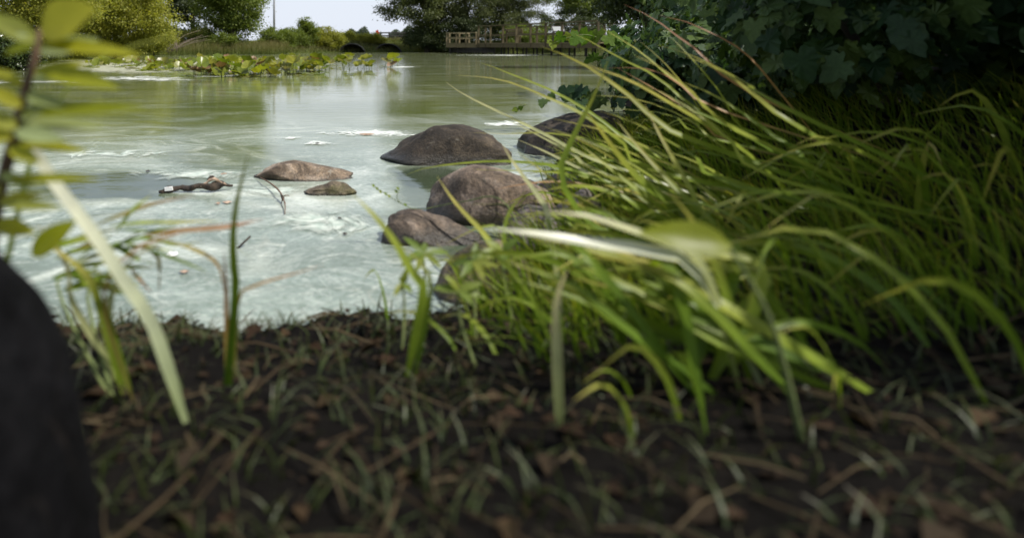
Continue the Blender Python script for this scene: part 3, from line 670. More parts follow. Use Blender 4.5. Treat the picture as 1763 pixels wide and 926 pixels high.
# ------------------------------------------------------------------ rocks
def rock(name, label, x0, x1, ytop, ybase, mat, prof=None, depth=.6, seed=1, rough=.10, cat="rock", Yc=None, zb=0.0, detail=5, sq=1.0, group="boulders and stones along the shore"):
    Yf = F * (H - zb) / (ybase - HZ)
    w = (x1 - x0) / F * Yf; 
    ry = w / 2 * depth; Yc = Yc or Yf + ry * .75
    xc = ((x0 + x1) / 2 - CX) / F * Yc; rx = (x1 - x0) / 2 / F * Yc
    zt_ = H - (ytop - HZ) / F * Yc; rz = zt_ - zb
    bm = bmesh.new(); bmesh.ops.create_icosphere(bm, subdivisions=detail, radius=1)
    off = Vector((seed * 3.7, seed * 1.3, seed * 7.1))
    rr = random.Random(seed); planes = []
    for _ in range(13):
        pn = Vector((rr.gauss(0, 1), rr.gauss(0, 1), rr.gauss(.2, .7))).normalized(); planes.append((pn, rr.uniform(.76, .93)))
    for v in bm.verts:
        d = v.co.normalized(); u = d.x
        pr = np.interp(u, [p_[0] for p_ in prof], [p_[1] for p_ in prof]) if prof else 1
        e = 1 + rough * (noise.noise(d * 1.5 + off) * 1.0 + noise.noise(d * 3.2 + off) * .55 + abs(noise.noise(d * 5.5 + off)) * -.4 + noise.noise(d * 9 + off) * .2 + noise.noise(d * 18 + off) * .13 + noise.noise(d * 34 + off) * .07)
        for pn, pc in planes:
            q = d.dot(pn) * e
            if q > pc: e *= 1 - (1 - pc / q) * .88
        # square the plan a little
        pl = (abs(d.x) ** (2 + sq) + abs(d.y) ** (2 + sq) + 1e-9) ** (-1 / (2 + sq)) * math.hypot(d.x, d.y) if math.hypot(d.x, d.y) > .02 else 1
        zz = d.z * e
        zz = zz * rz * (pr if zz > 0 else 1) if zz > 0 else zz * max(.1, rz * .8)
        v.co = Vector((d.x * e * rx * pl, d.y * e * ry * pl, zz))
    me = bpy.data.meshes.new(name); bm.to_mesh(me); bm.free(); me.materials.append(mat)
    me.polygons.foreach_set("use_smooth", np.ones(len(me.polygons), bool))
    o_ = bpy.data.objects.new(name, me); o_.location = (xc, Yc, zb); link(o_)
    return tag(o_, label, cat, group)
rock("boulder", "big dark rounded boulder standing in the water, left of the tall sedge", 664, 886, 219, 284, M['rock_dark'], [(-1, .4), (-.6, .78), (-.25, 1.12), (.15, 1.12), (.5, .95), (.8, .74), (1, .5)], .7, 3, .09)
rock("boulder", "dark boulder behind the sedge, overhung by vine leaves", 888, 1105, 186, 268, M['rock_dark'], [(-1, .4), (-.6, .72), (-.1, .98), (.5, 1.02), (1, .8)], .7, 5, .08)
rock("boulder", "pinkish brown boulder with a pale flat top in the middle of the near shore", 734, 962, 277, 386, M['rock_pink'], [(-1, .72), (-.7, .85), (-.3, .97), (.2, 1.02), (.7, .9), (1, .6)], .62, 8, .10, sq=1.6)
rock("boulder", "low smooth brown boulder nearest the scum, below the pinkish one", 648, 832, 358, 421, M['rock_brown'], [(-1, .6), (-.7, 1.05), (-.35, 1.0), (.2, .72), (.7, .55), (1, .4)], .6, 12, .09)
rock("flat_rock", "flat tan lichen-spotted rock floating low in the pale scum", 436, 611, 280, 311, M['rock_tan'], [(-1, .6), (-.75, .95), (-.2, 1.12), (.3, .95), (.75, .85), (1, .4)], .5, 14, .12)
rock("flat_rock", "small mossy rock just breaking the surface below the flat tan rock", 519, 617, 314, 336, M['rock_moss'], [(-1, .35), (-.4, .8), (.1, 1.1), (.6, 1.0), (1, .6)], .5, 17, .2)
rock("boulder", "brown mossy rock at the foot of the sedge near the bottom", 748, 930, 416, 524, M['rock_moss'], [(-1, .5), (-.4, .9), (.2, 1.1), (1, .9)], .7, 19, .1)
rock("stone", "grey broken stone half buried in the grass right of the pinkish boulder", 858, 985, 352, 420, M['rock_grey'], None, .7, 23, .2, zb=.04)
rock("stone", "small grey stone in the grass above the broken grey stone", 955, 1045, 328, 378, M['rock_grey'], None, .7, 25, .2, zb=.07)
rock("stone", "grey stone low between the two dark boulders and the sedge", 925, 1015, 296, 340, M['rock_grey'], None, .7, 27, .15, zb=.03)
# the black rounded form at the lower left, close to the lens
rock("dark_rock", "near-black smooth rounded rock close by in the lower left corner", -330, 175, 285, 860, M['rock_black'], [(-1, .8), (-.3, 1.08), (.2, 1.0), (.55, .8), (.8, .6), (1, .3)], .8, 31, .06, Yc=.50, zb=.12, group=None)

# ------------------------------------------------------------------ scum sheets on the water
def foam(px, py, rx, ry, mat, label, seed, name="foam_patch", z=.004):
    c = G(px, py); V = [c + np.array([0, 0, z])]; e = [1.0]; K = 48; Rg = (.35, .7, 1.0)
    rr = random.Random(seed); ph = [rr.uniform(0, 6.28) for _ in range(5)]
    for q, rad in enumerate(Rg):
        for k in range(K):
            th = 2 * math.pi * k / K
            wv = 1 + .12 * math.sin(2 * th + ph[0]) + .1 * math.sin(3 * th + ph[1]) + .07 * math.sin(5 * th + ph[2]) + .05 * math.sin(9 * th + ph[3])
            yy = py + math.sin(th) * ry * rad * wv; g_ = G(px + math.cos(th) * rx * rad * wv, max(yy, HZ + 8)); V.append(g_ + np.array([0, 0, z])); e.append(1 - rad)
    Fc = [(0, 1 + k, 1 + (k + 1) % K) for k in range(K)]
    for q in range(2):
        for k in range(K):
            a_, b_ = 1 + q * K + k, 1 + q * K + (k + 1) % K; Fc.append((a_, a_ + K, b_ + K, b_))
    T = mesh_obj(name, V, Fc, mat, None, False, {"e": e})
    return tag(T, label, "scum", "scum patches on the water")
foam(645, 230, 100, 8, M['foam'], "long white scum streak left of the big dark boulder", 1)
foam(550, 247.5, 32, 4.6, M['foam'], "small white scum patch with a dark speck in its middle", 2)
foam(498, 238.5, 24, 3.4, M['foam'], "smallest white scum patch, left of the long streak", 3)
foam(335, 303, 115, 18, M['foam_soft'], "pale scum swirl around the driftwood", 4)
foam(725, 268, 75, 13, M['foam_soft'], "pale scum against the left side of the big dark boulder", 5)
foam(230, 136, 165, 5, M['foam_shore'], "white scum line along the left edge of the lily bed", 6)
foam(60, 141, 130, 4.5, M['foam_shore'], "white scum line by the far left bank", 7)
foam(400, 131, 90, 4, M['foam_shore'], "white scum line in front of the lily bed", 8)
foam(250, 114, 260, 15, M['scum_tan'], "tan scum mat around the lily bed", 9, z=.003)
foam(470, 112, 150, 12, M['scum_tan'], "tan scum mat under the middle lilies", 19, z=.0035)
foam(690, 116, 36, 1.7, M['foam'], "thin white scum streak right of the last lilies", 10)
foam(880, 95.5, 130, 1.5, M['foam_shore'], "white scum line in front of the boardwalk", 11)
foam(868, 214, 48, 6, M['foam'], "white scum patch between the two dark boulders", 12)
foam(170, 266, 190, 10, M['foam_soft'], "pale scum streaks at middle left", 13)
foam(560, 385, 150, 30, M['foam_soft'], "broad pale scum raft right of the drooping stem", 14)
foam(470, 330, 90, 14, M['foam_soft'], "pale scum swirl below the flat tan rock", 16, z=.0045)

# ------------------------------------------------------------------ driftwood, stems, twigs on the water
def Z(px, py, Y, dz=0): return P(px, py, Y)
d0 = G(335, 331)
T = thing("driftwood", d0, "twisted dark driftwood with a white chip on its left end", "driftwood")
YD = d0[1]
pth = spline([P(275, 331, YD - .03), P(300, 325, YD), P(325, 324, YD), P(347, 319, YD), P(362, 322, YD), P(380, 317, YD + .02), P(400, 319, YD + .05)], 34)
V, Fc = tube(pth, [.005, .013, .009, .014, .009, .019, .013, .004], 10)
V = [v + np.array(noise.noise_vector(Vector(v * 38))) * .009 for v in map(np.array, V)]
mesh_obj("log", V, Fc, M['drift'], T, True)
pth = spline([P(345, 321, YD - .01), P(358, 313, YD), P(368, 308, YD), P(378, 313, YD + .01), P(390, 318, YD + .02)], 12)
V, Fc = tube(pth, [.003, .006, .007, .006, .003], 8); V = [v + np.array(noise.noise_vector(Vector(v * 60))) * .005 for v in map(np.array, V)]
mesh_obj("root_fork", V, Fc, M['drift_pale'], T, True)
V, Fc = tube(spline([P(358, 310, YD + .01), P(363, 305, YD + .01), P(369, 304, YD + .01)], 5), [.006, .007, .003], 7)
mesh_obj("stub", V, Fc, M['drift'], T, True)
mesh_obj("chip", *beam(P(284, 326, YD - .02), P(297, 324.5, YD - .02), .012, .014), M['chip'], T)

g1_ = G(489, 371)
T = thing("drooping_stem", g1_, "thin bent plant stem with a withered node standing by the flat tan rock", "stem")
mesh_obj("stem", *tube(spline([P(447, 305, 2.98), P(466, 316, 2.8), P(480, 328, 2.66), P(487, 340, 2.58), P(491, 355, 2.47), P(490, 369, g1_[1])], 16), [.0022, .003, .0035, .0025, .0015], 6), M['stem_brown'], T, True)
mesh_obj("node", *tube(spline([P(483, 334, 2.6), P(487, 341, 2.58), P(486, 346, 2.56)], 6), [.002, .007, .002], 7), M['drift'], T, True)
for q in ([(487, 338), (494, 336), (499, 338)], [(486, 343), (484, 355), (485, 368)], [(489, 345), (494, 356), (496, 362)]):
    mesh_obj("twiglet", *tube(spline([P(*v, 2.56) for v in q], 6), [.0016, .0018, .001], 5), M['stem_brown'], T, True)
g2_ = G(408, 429)
T = thing("twig", g2_, "short dark twig poking out of the scum beside the tall green blade", "twig")
mesh_obj("stick", *tube(spline([P(407, 430, 2.0), P(418, 419, 2.0), P(431, 407, 2.02)], 6), [.0035, .003, .003], 7), M['drift'], T, True)
# small floating scraps
for px, py, s_, lb in ((547, 248, 5, "dark scrap floating in the small white scum patch"), (255, 296, 5, "dark speck of leaf left above the driftwood"), (385, 301, 6, "brown scrap floating behind the driftwood"),
                       (391, 350, 8, "brown leaf scrap floating below the driftwood"), (375, 352, 5, "small brown leaf scrap beside a larger one"), (632, 232, 14, "tan leaf flake on the long scum streak"),
                       (594, 405, 5, "dark floating speck on the broad scum raft"), (585, 378, 4, "tiny dark speck floating right of the drooping stem"), (221, 121, 7, "dark floating lump left of the lily bed"),
                       (635, 128, 7, "dark leaf floating right of the lily bed"), (295, 440, 12, "white scrap floating beside the narrow-leaved plant"), (318, 470, 9, "brown scrap floating low beside the narrow-leaved plant")):
    c = G(px, py); r_ = s_ / F * c[1]; V, Fc = [c + np.array([0, 0, .009])], []
    for k in range(9):
        th = 2 * math.pi * k / 9; V.append(c + np.array([math.cos(th) * r_ * rnd.uniform(.6, 1.1), math.sin(th) * r_ * rnd.uniform(.5, .9) * 1.3, .003 + rnd.uniform(0, .004)]))
        Fc.append((0, 1 + k, 1 + (k + 1) % 9))
    tag(mesh_obj("floating_scrap", V, Fc, M['chip'] if 'white scrap' in lb else M['drift_pale'] if 'tan' in lb or 'brown' in lb else M['drift']), lb, "debris", "floating scraps")

# ------------------------------------------------------------------ lilies
def lily_mesh(seed, mat, flat=False):
    r = random.Random(seed); K = 14; V, Fc = [], []
    cup = r.uniform(.1, .35) if not flat else .03; fold = r.uniform(.1, .5) if not flat else .02
    for q, rad in enumerate((.0, .5, 1.0)):
        for k in range(K + 1):
            th = math.radians(18) + (2 * math.pi - math.radians(36)) * k / K     # notch at -y side
            a_ = th - math.pi / 2 + math.pi * 1.0
            x = math.sin(th) * -.42 * rad; y = -math.cos(th) * .55 * rad + .0
            z = cup * rad * rad * .5 + fold * abs(x) + .05 * math.sin(3 * th + seed) * rad + (.04 * math.sin(7 * th + seed * 2) * rad if not flat else 0)
            V.append((x, y, z))
    for q in range(2):
        for k in range(K):
            i = q * (K + 1) + k; Fc.append((i, i + 1, i + K + 2, i + K + 1))
    return make_mesh("lily_leaf", np.array(V), Fc, mat, True)
LM = [lily_mesh(s_, M['lily']) for s_ in range(6)] + [lily_mesh(s_ + 10, M['lily_brown']) for s_ in range(2)]
LF = [lily_mesh(s_ + 20, M['lily'], True) for s_ in range(3)]
stem_me = make_mesh("lily_stem", *[np.array(tube([(0, 0, 0), (0, 0, .5), (0, 0, 1)], [.006, .006, .005], 5)[0])], tube([(0, 0, 0), (0, 0, .5), (0, 0, 1)], [.006, .006, .005], 5)[1], M['stem_green'], True)
rl = random.Random(5)
def lily(px, py, n_, size, label, flatp=.25, hgt=.24, name="water_lily"):
    c = G(px, py + 2); T = thing(name, c, label, "water lily", "yellow pond lilies")
    for k in range(n_):
        ang = rl.uniform(0, 6.28); rr = rl.uniform(.05, .5); lx, ly = math.cos(ang) * rr, math.sin(ang) * rr * .9
        flat = rl.random() < flatp; hz_ = .015 if flat else rl.uniform(.15, .95) * hgt
        o_ = bpy.data.objects.new("leaf", rl.choice(LF) if flat else rl.choice(LM[:6] if rl.random() > .08 else LM[6:])); link(o_, T)
        o_.location = (lx, ly, hz_); s_ = size * rl.uniform(.55, 1.05); o_.scale = (s_, s_, s_)
        tilt = .06 if flat else rl.uniform(.1, .75)
        o_.rotation_euler = (tilt * rl.choice((1, 1, -.6)), rl.uniform(-.35, .35) * (0 if flat else 1), rl.uniform(-1.2, 1.2) + (0 if rl.random() < .7 else 3.1))
        if not flat:
            q = bpy.data.objects.new("stem", stem_me); link(q, T)
            q.location = (lx * .8, ly * .8, -.05); dv = Vector((lx * .2, ly * .2, hz_ + .05)); q.rotation_euler = dv.to_track_quat('Z', 'Y').to_euler(); q.scale = (1, 1, dv.length)
def mark(px):
    for x_, t_ in ((205, "at the far left end of the bed"), (250, "below the sloping alder shrub"), (300, "below the small olive shrub"), (350, "below the dead branch"), (385, "below the rounded bush"), (425, "below the dense maple"),
                   (458, "left of the lamp pole's foot"), (490, "straight below the lamp pole"), (515, "below the round bush")):
        if px < x_: return t_
    return "below the pointed young tree"
for k in range(28):
    px = 340 + 205 * k / 27 + rl.uniform(-10, 10); lily(px, rl.uniform(121, 132) - (px > 500) * 4, rl.randint(4, 6), .34, "leafy front-row pond lily, " + mark(px), .12, .30)
for k in range(16):
    px = rl.uniform(345, 520); lily(px, rl.uniform(106, 118), rl.randint(4, 6), .38, "rear-row pond lily, " + mark(px), .3, .24)
for k in range(24):
    px = rl.uniform(165, 350); lily(px, (rl.uniform(111, 118) if k % 2 else rl.uniform(103, 110)) + (px - 165) / 185 * 5, rl.randint(4, 6), .36, ("low flat pond lily on the near side, " if k % 2 else "low flat pond lily on the far side, ") + mark(px), .55, .14)
for k, (px, py, lb) in enumerate(((560, 123, "pond lily just right of the dense lily row"), (572, 120, "upright pair of lily leaves beside the open water"), (598, 117, "pond lily third from the right end of the bed"), (617, 119, "tall pond lily leaves left of the last group"),
                      (645, 117, "pond lily with a leaf turned flat, second from the right end"), (672, 114, "last pond lily at the right end of the bed"), (607, 126, "low lily leaf lying on the water in front of the right group"), (548, 127, "low lily leaves in front at the right edge of the dense row"))):
    lily(px, py, 5 if k < 6 else 3, .32, lb, .1 if k < 6 else 1.0, .30)

# ------------------------------------------------------------------ near plants: blades and leaves
def ribbon(path, w, nrm=(0, -.55, .83), n_=14, prof=(.45, .9, 1, .85, .5, .03), twist=0.0, vfold=.28):
    """path from root to tip; t runs 0..1"""
    p = spline(path, n_); T_ = unit(np.gradient(p, axis=0)); nv = np.asarray(nrm, float)
    tt = np.linspace(0, 1, n_); ww = np.interp(tt, np.linspace(0, 1, len(prof)), prof) * w / 2
    V, t_ = [], []
    for i in range(n_):
        s = unit(np.cross(T_[i], nv)); u = np.cross(s, T_[i])
        a_ = twist * tt[i]; s2 = math.cos(a_) * s + math.sin(a_) * u; u2 = np.cross(s2, T_[i])
        V += [p[i] - s2 * ww[i] + u2 * ww[i] * vfold, p[i], p[i] + s2 * ww[i] + u2 * ww[i] * vfold]; t_ += [tt[i]] * 3
    Fc = []
    for i in range(n_ - 1):
        for k in (0, 1):
            q = i * 3 + k; Fc.append((q, q + 1, q + 4, q + 3))
    return V, Fc, t_
def blade(T, pts, Ytip, root, wpx, mat, nrm=None, n_=16, prof=(.28, .85, 1, .9, .6, .03), Yend=None, twist=0.):
    """pts: photo pixels from tip towards the root; the blade ends in the ground at root (x, y)"""
    rt = np.array([root[0], root[1], gz(*root) - .02])
    k = len(pts); Ye = Yend or (root[1] * .8 + Ytip * .2)
    path = [P(px, py, Ytip + (Ye - Ytip) * (i / max(k - 1, 1))) for i, (px, py) in enumerate(pts)]
    Ym = (Ytip + Ye) / 2
    V, Fc, t_ = ribbon([rt] + path[::-1], wpx / F * Ym, nrm if nrm is not None else (rnd.uniform(-.25, .25), -.6, .75), n_, prof, twist)
    return mesh_obj("blade", V, Fc, M[mat], T, True, {"t": t_})
def tuft(x, y, label, name="sedge_tuft", cat="grass tuft", group="sedge tufts on the near bank"):
    return thing(name, (x, y, gz(x, y)), label, cat, group)

T1 = tuft(1.12, 1.9, "tall pale sedge whose long blades arch left over the boulders")
R1 = (1.12, 1.9)
def jit(r, a=.06): return (r[0] + rnd.uniform(-a, a), r[1] + rnd.uniform(-a, a))
blade(T1, [(767, 141), (795, 161), (840, 184), (900, 213), (960, 243), (1030, 278)], 2.3, jit(R1), 7.5, 'blade_pale')
blade(T1, [(823, 107), (850, 116), (884, 130), (940, 152), (997, 182), (1050, 218), (1110, 265)], 2.2, jit(R1), 7, 'blade_lime')
blade(T1, [(786, 130), (830, 133), (870, 140), (921, 159), (990, 190), (1060, 228)], 2.3, jit(R1), 7, 'blade_lime')
blade(T1, [(812, 228), (870, 231), (925, 229), (990, 236), (1060, 262)], 2.25, jit(R1), 5.5, 'blade_lime')
blade(T1, [(697, 302), (735, 289), (800, 281), (858, 278), (922, 282), (1000, 298)], 2.1, jit(R1), 7, 'blade_lime')
blade(T1, [(812, 292), (887, 294), (963, 298), (1030, 310)], 2.0, jit(R1), 5, 'blade_lime')
blade(T1, [(850, 327), (902, 317), (963, 313), (1040, 325)], 1.9, jit(R1), 6, 'blade_dry')
blade(T1, [(872, 205), (930, 235), (985, 265), (1040, 300)], 2.2, jit(R1), 7, 'blade_pale')
blade(T1, [(890, 240), (940, 262), (1000, 292), (1060, 320)], 2.2, jit(R1), 9, 'blade_pale')
T2 = tuft(1.55, 1.85, "long yellow-tipped sedge blades arching in from the right edge in front of the vine thicket"); R2 = (1.55, 1.85)
for pts, w_, mt, yy in (([(980, 55), (1025, 76), (1067, 101), (1109, 120), (1160, 155), (1230, 205)], 7, 'blade_lime', 2.2), ([(1033, 48), (1067, 67), (1109, 95), (1151, 132), (1200, 168), (1280, 235)], 8, 'blade_lime', 2.1),
                     ([(1074, 8), (1123, 31), (1165, 62), (1200, 87), (1290, 160)], 6, 'blade_dry', 2.2), ([(1134, 27), (1165, 34), (1200, 46), (1280, 90), (1350, 170)], 5, 'blade_dry', 2.2),
                     ([(1041, 118), (1081, 117), (1123, 121), (1165, 140), (1240, 190)], 6, 'blade_dry', 2.1), ([(1064, 118), (1109, 143), (1151, 168), (1200, 202), (1270, 250)], 6, 'blade_dry', 2.1),
                     ([(1100, 70), (1140, 105), (1180, 150), (1250, 230)], 6, 'blade_green', 2.0), ([(1150, 60), (1185, 95), (1240, 160), (1300, 240)], 6, 'blade_lime', 2.0),
                     ([(1020, 165), (1080, 168), (1140, 185), (1200, 215), (1280, 270)], 5, 'blade_lime', 2.1), ([(1030, 185), (1090, 190), (1160, 200), (1230, 240)], 5.5, 'blade_lime', 2.1)):
    blade(T2, pts, yy, jit(R2, .1), w_, mt)
T3 = tuft(.86, 1.42, "broad green sedge leaning left in the middle of the right-hand grass"); R3 = (.86, 1.42)
blade(T3, [(1008, 190), (1033, 225), (1058, 260), (1090, 300), (1130, 335), (1190, 372)], 1.5, jit(R3), 22, 'blade_green')
blade(T3, [(1048, 100), (1030, 150), (1005, 200), (985, 240), (965, 290), (985, 350), (1060, 410)], 1.5, jit(R3), 13, 'blade_green')
for pts, w_, mt in (([(890, 262), (940, 300), (1000, 345), (1080, 385)], 11, 'blade_green'), ([(930, 330), (990, 320), (1060, 335), (1140, 380)], 13, 'blade_lime'), ([(1000, 250), (1050, 290), (1100, 330), (1170, 380)], 12, 'blade_lime'),
                    ([(900, 345), (980, 350), (1060, 372), (1140, 410)], 12, 'blade_green'), ([(1010, 300), (1070, 310), (1140, 345), (1210, 400)], 14, 'blade_green'), ([(1060, 205), (1100, 255), (1150, 310), (1210, 370)], 13, 'blade_green'),
                    ([(1110, 180), (1140, 240), (1180, 310), (1220, 380)], 10, 'blade_lime'), ([(960, 395), (1030, 400), (1110, 420), (1180, 455)], 14, 'blade_green')):
    blade(T3, pts, 1.55, jit(R3), w_, mt)
T4 = tuft(.36, 1.26, "slim yellow-green blades rising in front of the pinkish boulder"); R4 = (.36, 1.26)
blade(T4, [(865, 248), (879, 273), (902, 305), (925, 336), (942, 365), (950, 420)], 1.6, jit(R4), 10, 'blade_pale')
blade(T4, [(752, 303), (779, 343), (802, 370), (829, 398), (858, 438), (890, 480)], 1.5, jit(R4), 11, 'blade_lime')
blade(T4, [(905, 330), (880, 360), (868, 400), (875, 450)], 1.4, jit(R4), 9, 'blade_green')
blade(T4, [(800, 352), (860, 352), (920, 358), (950, 400)], 1.6, jit(R4), 4, 'blade_lime')
T5 = tuft(.10, .98, "thick blurred green blade leaning left below the low brown boulder"); R5 = (.10, .98)
blade(T5, [(606, 333), (628, 355), (648, 376), (680, 418), (706, 466), (728, 506)], 1.0, jit(R5, .02), 18, 'blade_lime')
blade(T5, [(690, 420), (720, 450), (742, 500)], 1.0, jit(R5, .02), 9, 'blade_green')
T6 = tuft(-.16, .93, "single upright blurred green blade left of the scum raft"); R6 = (-.16, .93)
blade(T6, [(428, 262), (418, 305), (407, 355), (402, 410), (403, 455), (406, 504)], .92, jit(R6, .01), 17, 'blade_green', prof=(1, 1, .95, .85, .6, .05))
blade(T6, [(385, 430), (388, 470), (390, 520)], .92, jit(R6, .02), 9, 'blade_dry')
blade(T6, [(560, 455), (500, 473), (440, 492), (410, 520)], .95, jit(R6, .02), 6, 'blade_dry')
T7 = tuft(.52, .86, "wide blurred pale blades crossing the lower right corner close to the lens"); R7 = (.52, .86)
blade(T7, [(840, 393), (917, 402), (1004, 416), (1062, 425), (1120, 433), (1200, 470)], .86, jit(R7, .02), 28, 'blade_white')
blade(T7, [(935, 366), (1000, 370), (1060, 388), (1129, 413), (1210, 460)], .86, jit(R7, .02), 20, 'blade_pale')
blade(T7, [(978, 462), (970, 480), (962, 506), (958, 560)], .82, (.25, .80), 17, 'blade_pale')
for pts, w_, mt in (([(1010, 440), (1080, 450), (1160, 480), (1230, 540)], 22, 'blade_green'), ([(880, 450), (930, 470), (1000, 500), (1070, 560)], 18, 'blade_green'), ([(1090, 455), (1140, 470), (1200, 500), (1260, 560)], 24, 'blade_lime'),
                    ([(1150, 330), (1185, 370), (1220, 430), (1250, 510)], 18, 'blade_green')):
    blade(T7, pts, .9, jit(R7, .05), w_, mt)

T10 = tuft(1.22, 1.5, "bright broad sedge fanning left in front of the shaded vine thicket"); R10 = (1.22, 1.5)
rb = random.Random(77)
for k in range(34):
    tx, ty = rb.uniform(905, 1180), rb.uniform(60, 400); sl = rb.uniform(.35, .8) + max(0, (200 - ty)) * .0012; ln_ = rb.uniform(150, 330)
    pts = [(tx + ln_ * u, ty + ln_ * sl * (u ** 1.35) * rb.uniform(.97, 1.03)) for u in (0, .25, .5, .75, 1.0)]
    blade(T10, pts, rb.uniform(1.45, 1.9), (R10[0] + rb.uniform(-.15, .25), R10[1] + rb.uniform(-.2, .25)), rb.uniform(7, 15), rb.choice(('blade_lime', 'blade_green', 'blade_green', 'blade_green', 'blade_lime')))
for k in range(16):
    tx, ty = rb.uniform(860, 1120), rb.uniform(370, 480); sl = rb.uniform(.2, .55); ln_ = rb.uniform(120, 260)
    pts = [(tx + ln_ * u, ty + ln_ * sl * (u ** 1.3)) for u in (0, .33, .66, 1.0)]
    blade(T7, pts, rb.uniform(.9, 1.1), (R7[0] + rb.uniform(-.1, .2), R7[1] + rb.uniform(-.05, .12)), rb.uniform(14, 26), rb.choice(('blade_lime', 'blade_green', 'blade_green')))

# fill tufts: many blades, all leaning to the water
rt = np.random.default_rng(90)
def fill_tuft(x, y, n_, label, h, lean, w, mats, spread=.16):
    T = tuft(x, y, label)
    for k in range(n_):
        bx, by = x + rt.normal() * spread, y + rt.normal() * spread
        if signed_d(np.array([bx]), np.array([by]))[0] < .02: continue
        z0 = gz(bx, by) - .02; hh = h * rt.uniform(.55, 1.15); ld = lean * rt.uniform(.3, 1.2); az = rt.normal() * .7
        dx, dy = -math.cos(az) * ld, math.sin(az) * ld * .8
        pth_ = [(bx, by, z0), (bx + dx * .22, by + dy * .22, z0 + hh * .62), (bx + dx * .6, by + dy * .6, z0 + hh * .98), (bx + dx * 1.05, by + dy * 1.05, z0 + hh * (1 - .35 * rt.uniform(.1, 1.2)))]
        V, Fc, t_ = ribbon(pth_, w * rt.uniform(.6, 1.3), (rt.normal() * .5, -.6, .7), 9, twist=rt.normal() * .6)
        mesh_obj("blade", V, Fc, M[mats[int(rt.integers(len(mats)))]], T, True, {"t": t_})
GLd = ['blade_green', 'blade_green', 'blade_lime', 'blade_green']
for x, y, n_, lb, h, ln, w_ in ((1.0, 2.35, 22, "green sedge tuft on the bank behind the broken grey stone", .17, .26, .010), (.74, 1.68, 24, "green sedge tuft right of the pinkish boulder", .17, .26, .010),
                               (1.35, 2.6, 22, "green sedge tuft at the foot of the vine thicket", .2, .3, .010), (.95, 1.15, 24, "dark green sedge tuft in the lower right, behind the wide pale blades", .2, .3, .012),
                               (.62, 1.22, 28, "green sedge tuft beside the mossy rock", .16, .22, .010), (1.3, 1.5, 24, "green sedge tuft right of the broad leaning sedge", .22, .34, .012),
                               (.38, 1.1, 26, "low green grass tuft at the bottom below the mossy rock", .11, .14, .008)):
    fill_tuft(x, y, n_, lb, h, ln, w_, GLd)

# ---- broad leaf blades
def leaf_surface(base, tip, width, nrm, curl=.15, fold=.25, n_=9):
    base, tip = np.asarray(base), np.asarray(tip); Ln = np.linalg.norm(tip - base); a = unit(tip - base)
    s = unit(np.cross(a, np.asarray(nrm, float))); u = np.cross(s, a); V, Fc, t_ = [], [], []
    for i in range(n_):
        t = i / (n_ - 1); w = width / 2 * (math.sin(math.pi * min(1, t ** .8 * .97 + .02)) ** .8)
        c = base + a * Ln * t + u * (-curl * Ln * (t - .3) ** 2 + .02 * Ln)
        for q in (-1, -.5, 0, .5, 1):
            V.append(c + s * w * q + u * (w * fold * abs(q) + .04 * w * math.sin(t * 14 + q * 3))); t_.append(t)
    for i in range(n_ - 1):
        for k in range(4):
            q = i * 5 + k; Fc.append((q, q + 1, q + 6, q + 5))
    return V, Fc, t_
def leafp(T, b_, t_, Y, w, mat, nrm=(0, -.7, .7), Yt=None, curl=.15):
    V, Fc, tt = leaf_surface(P(*b_, Y), P(*t_, Yt or Y), w / F * Y, nrm, curl)
    return mesh_obj("leaf", V, Fc, M[mat], T, True, {"t": tt})

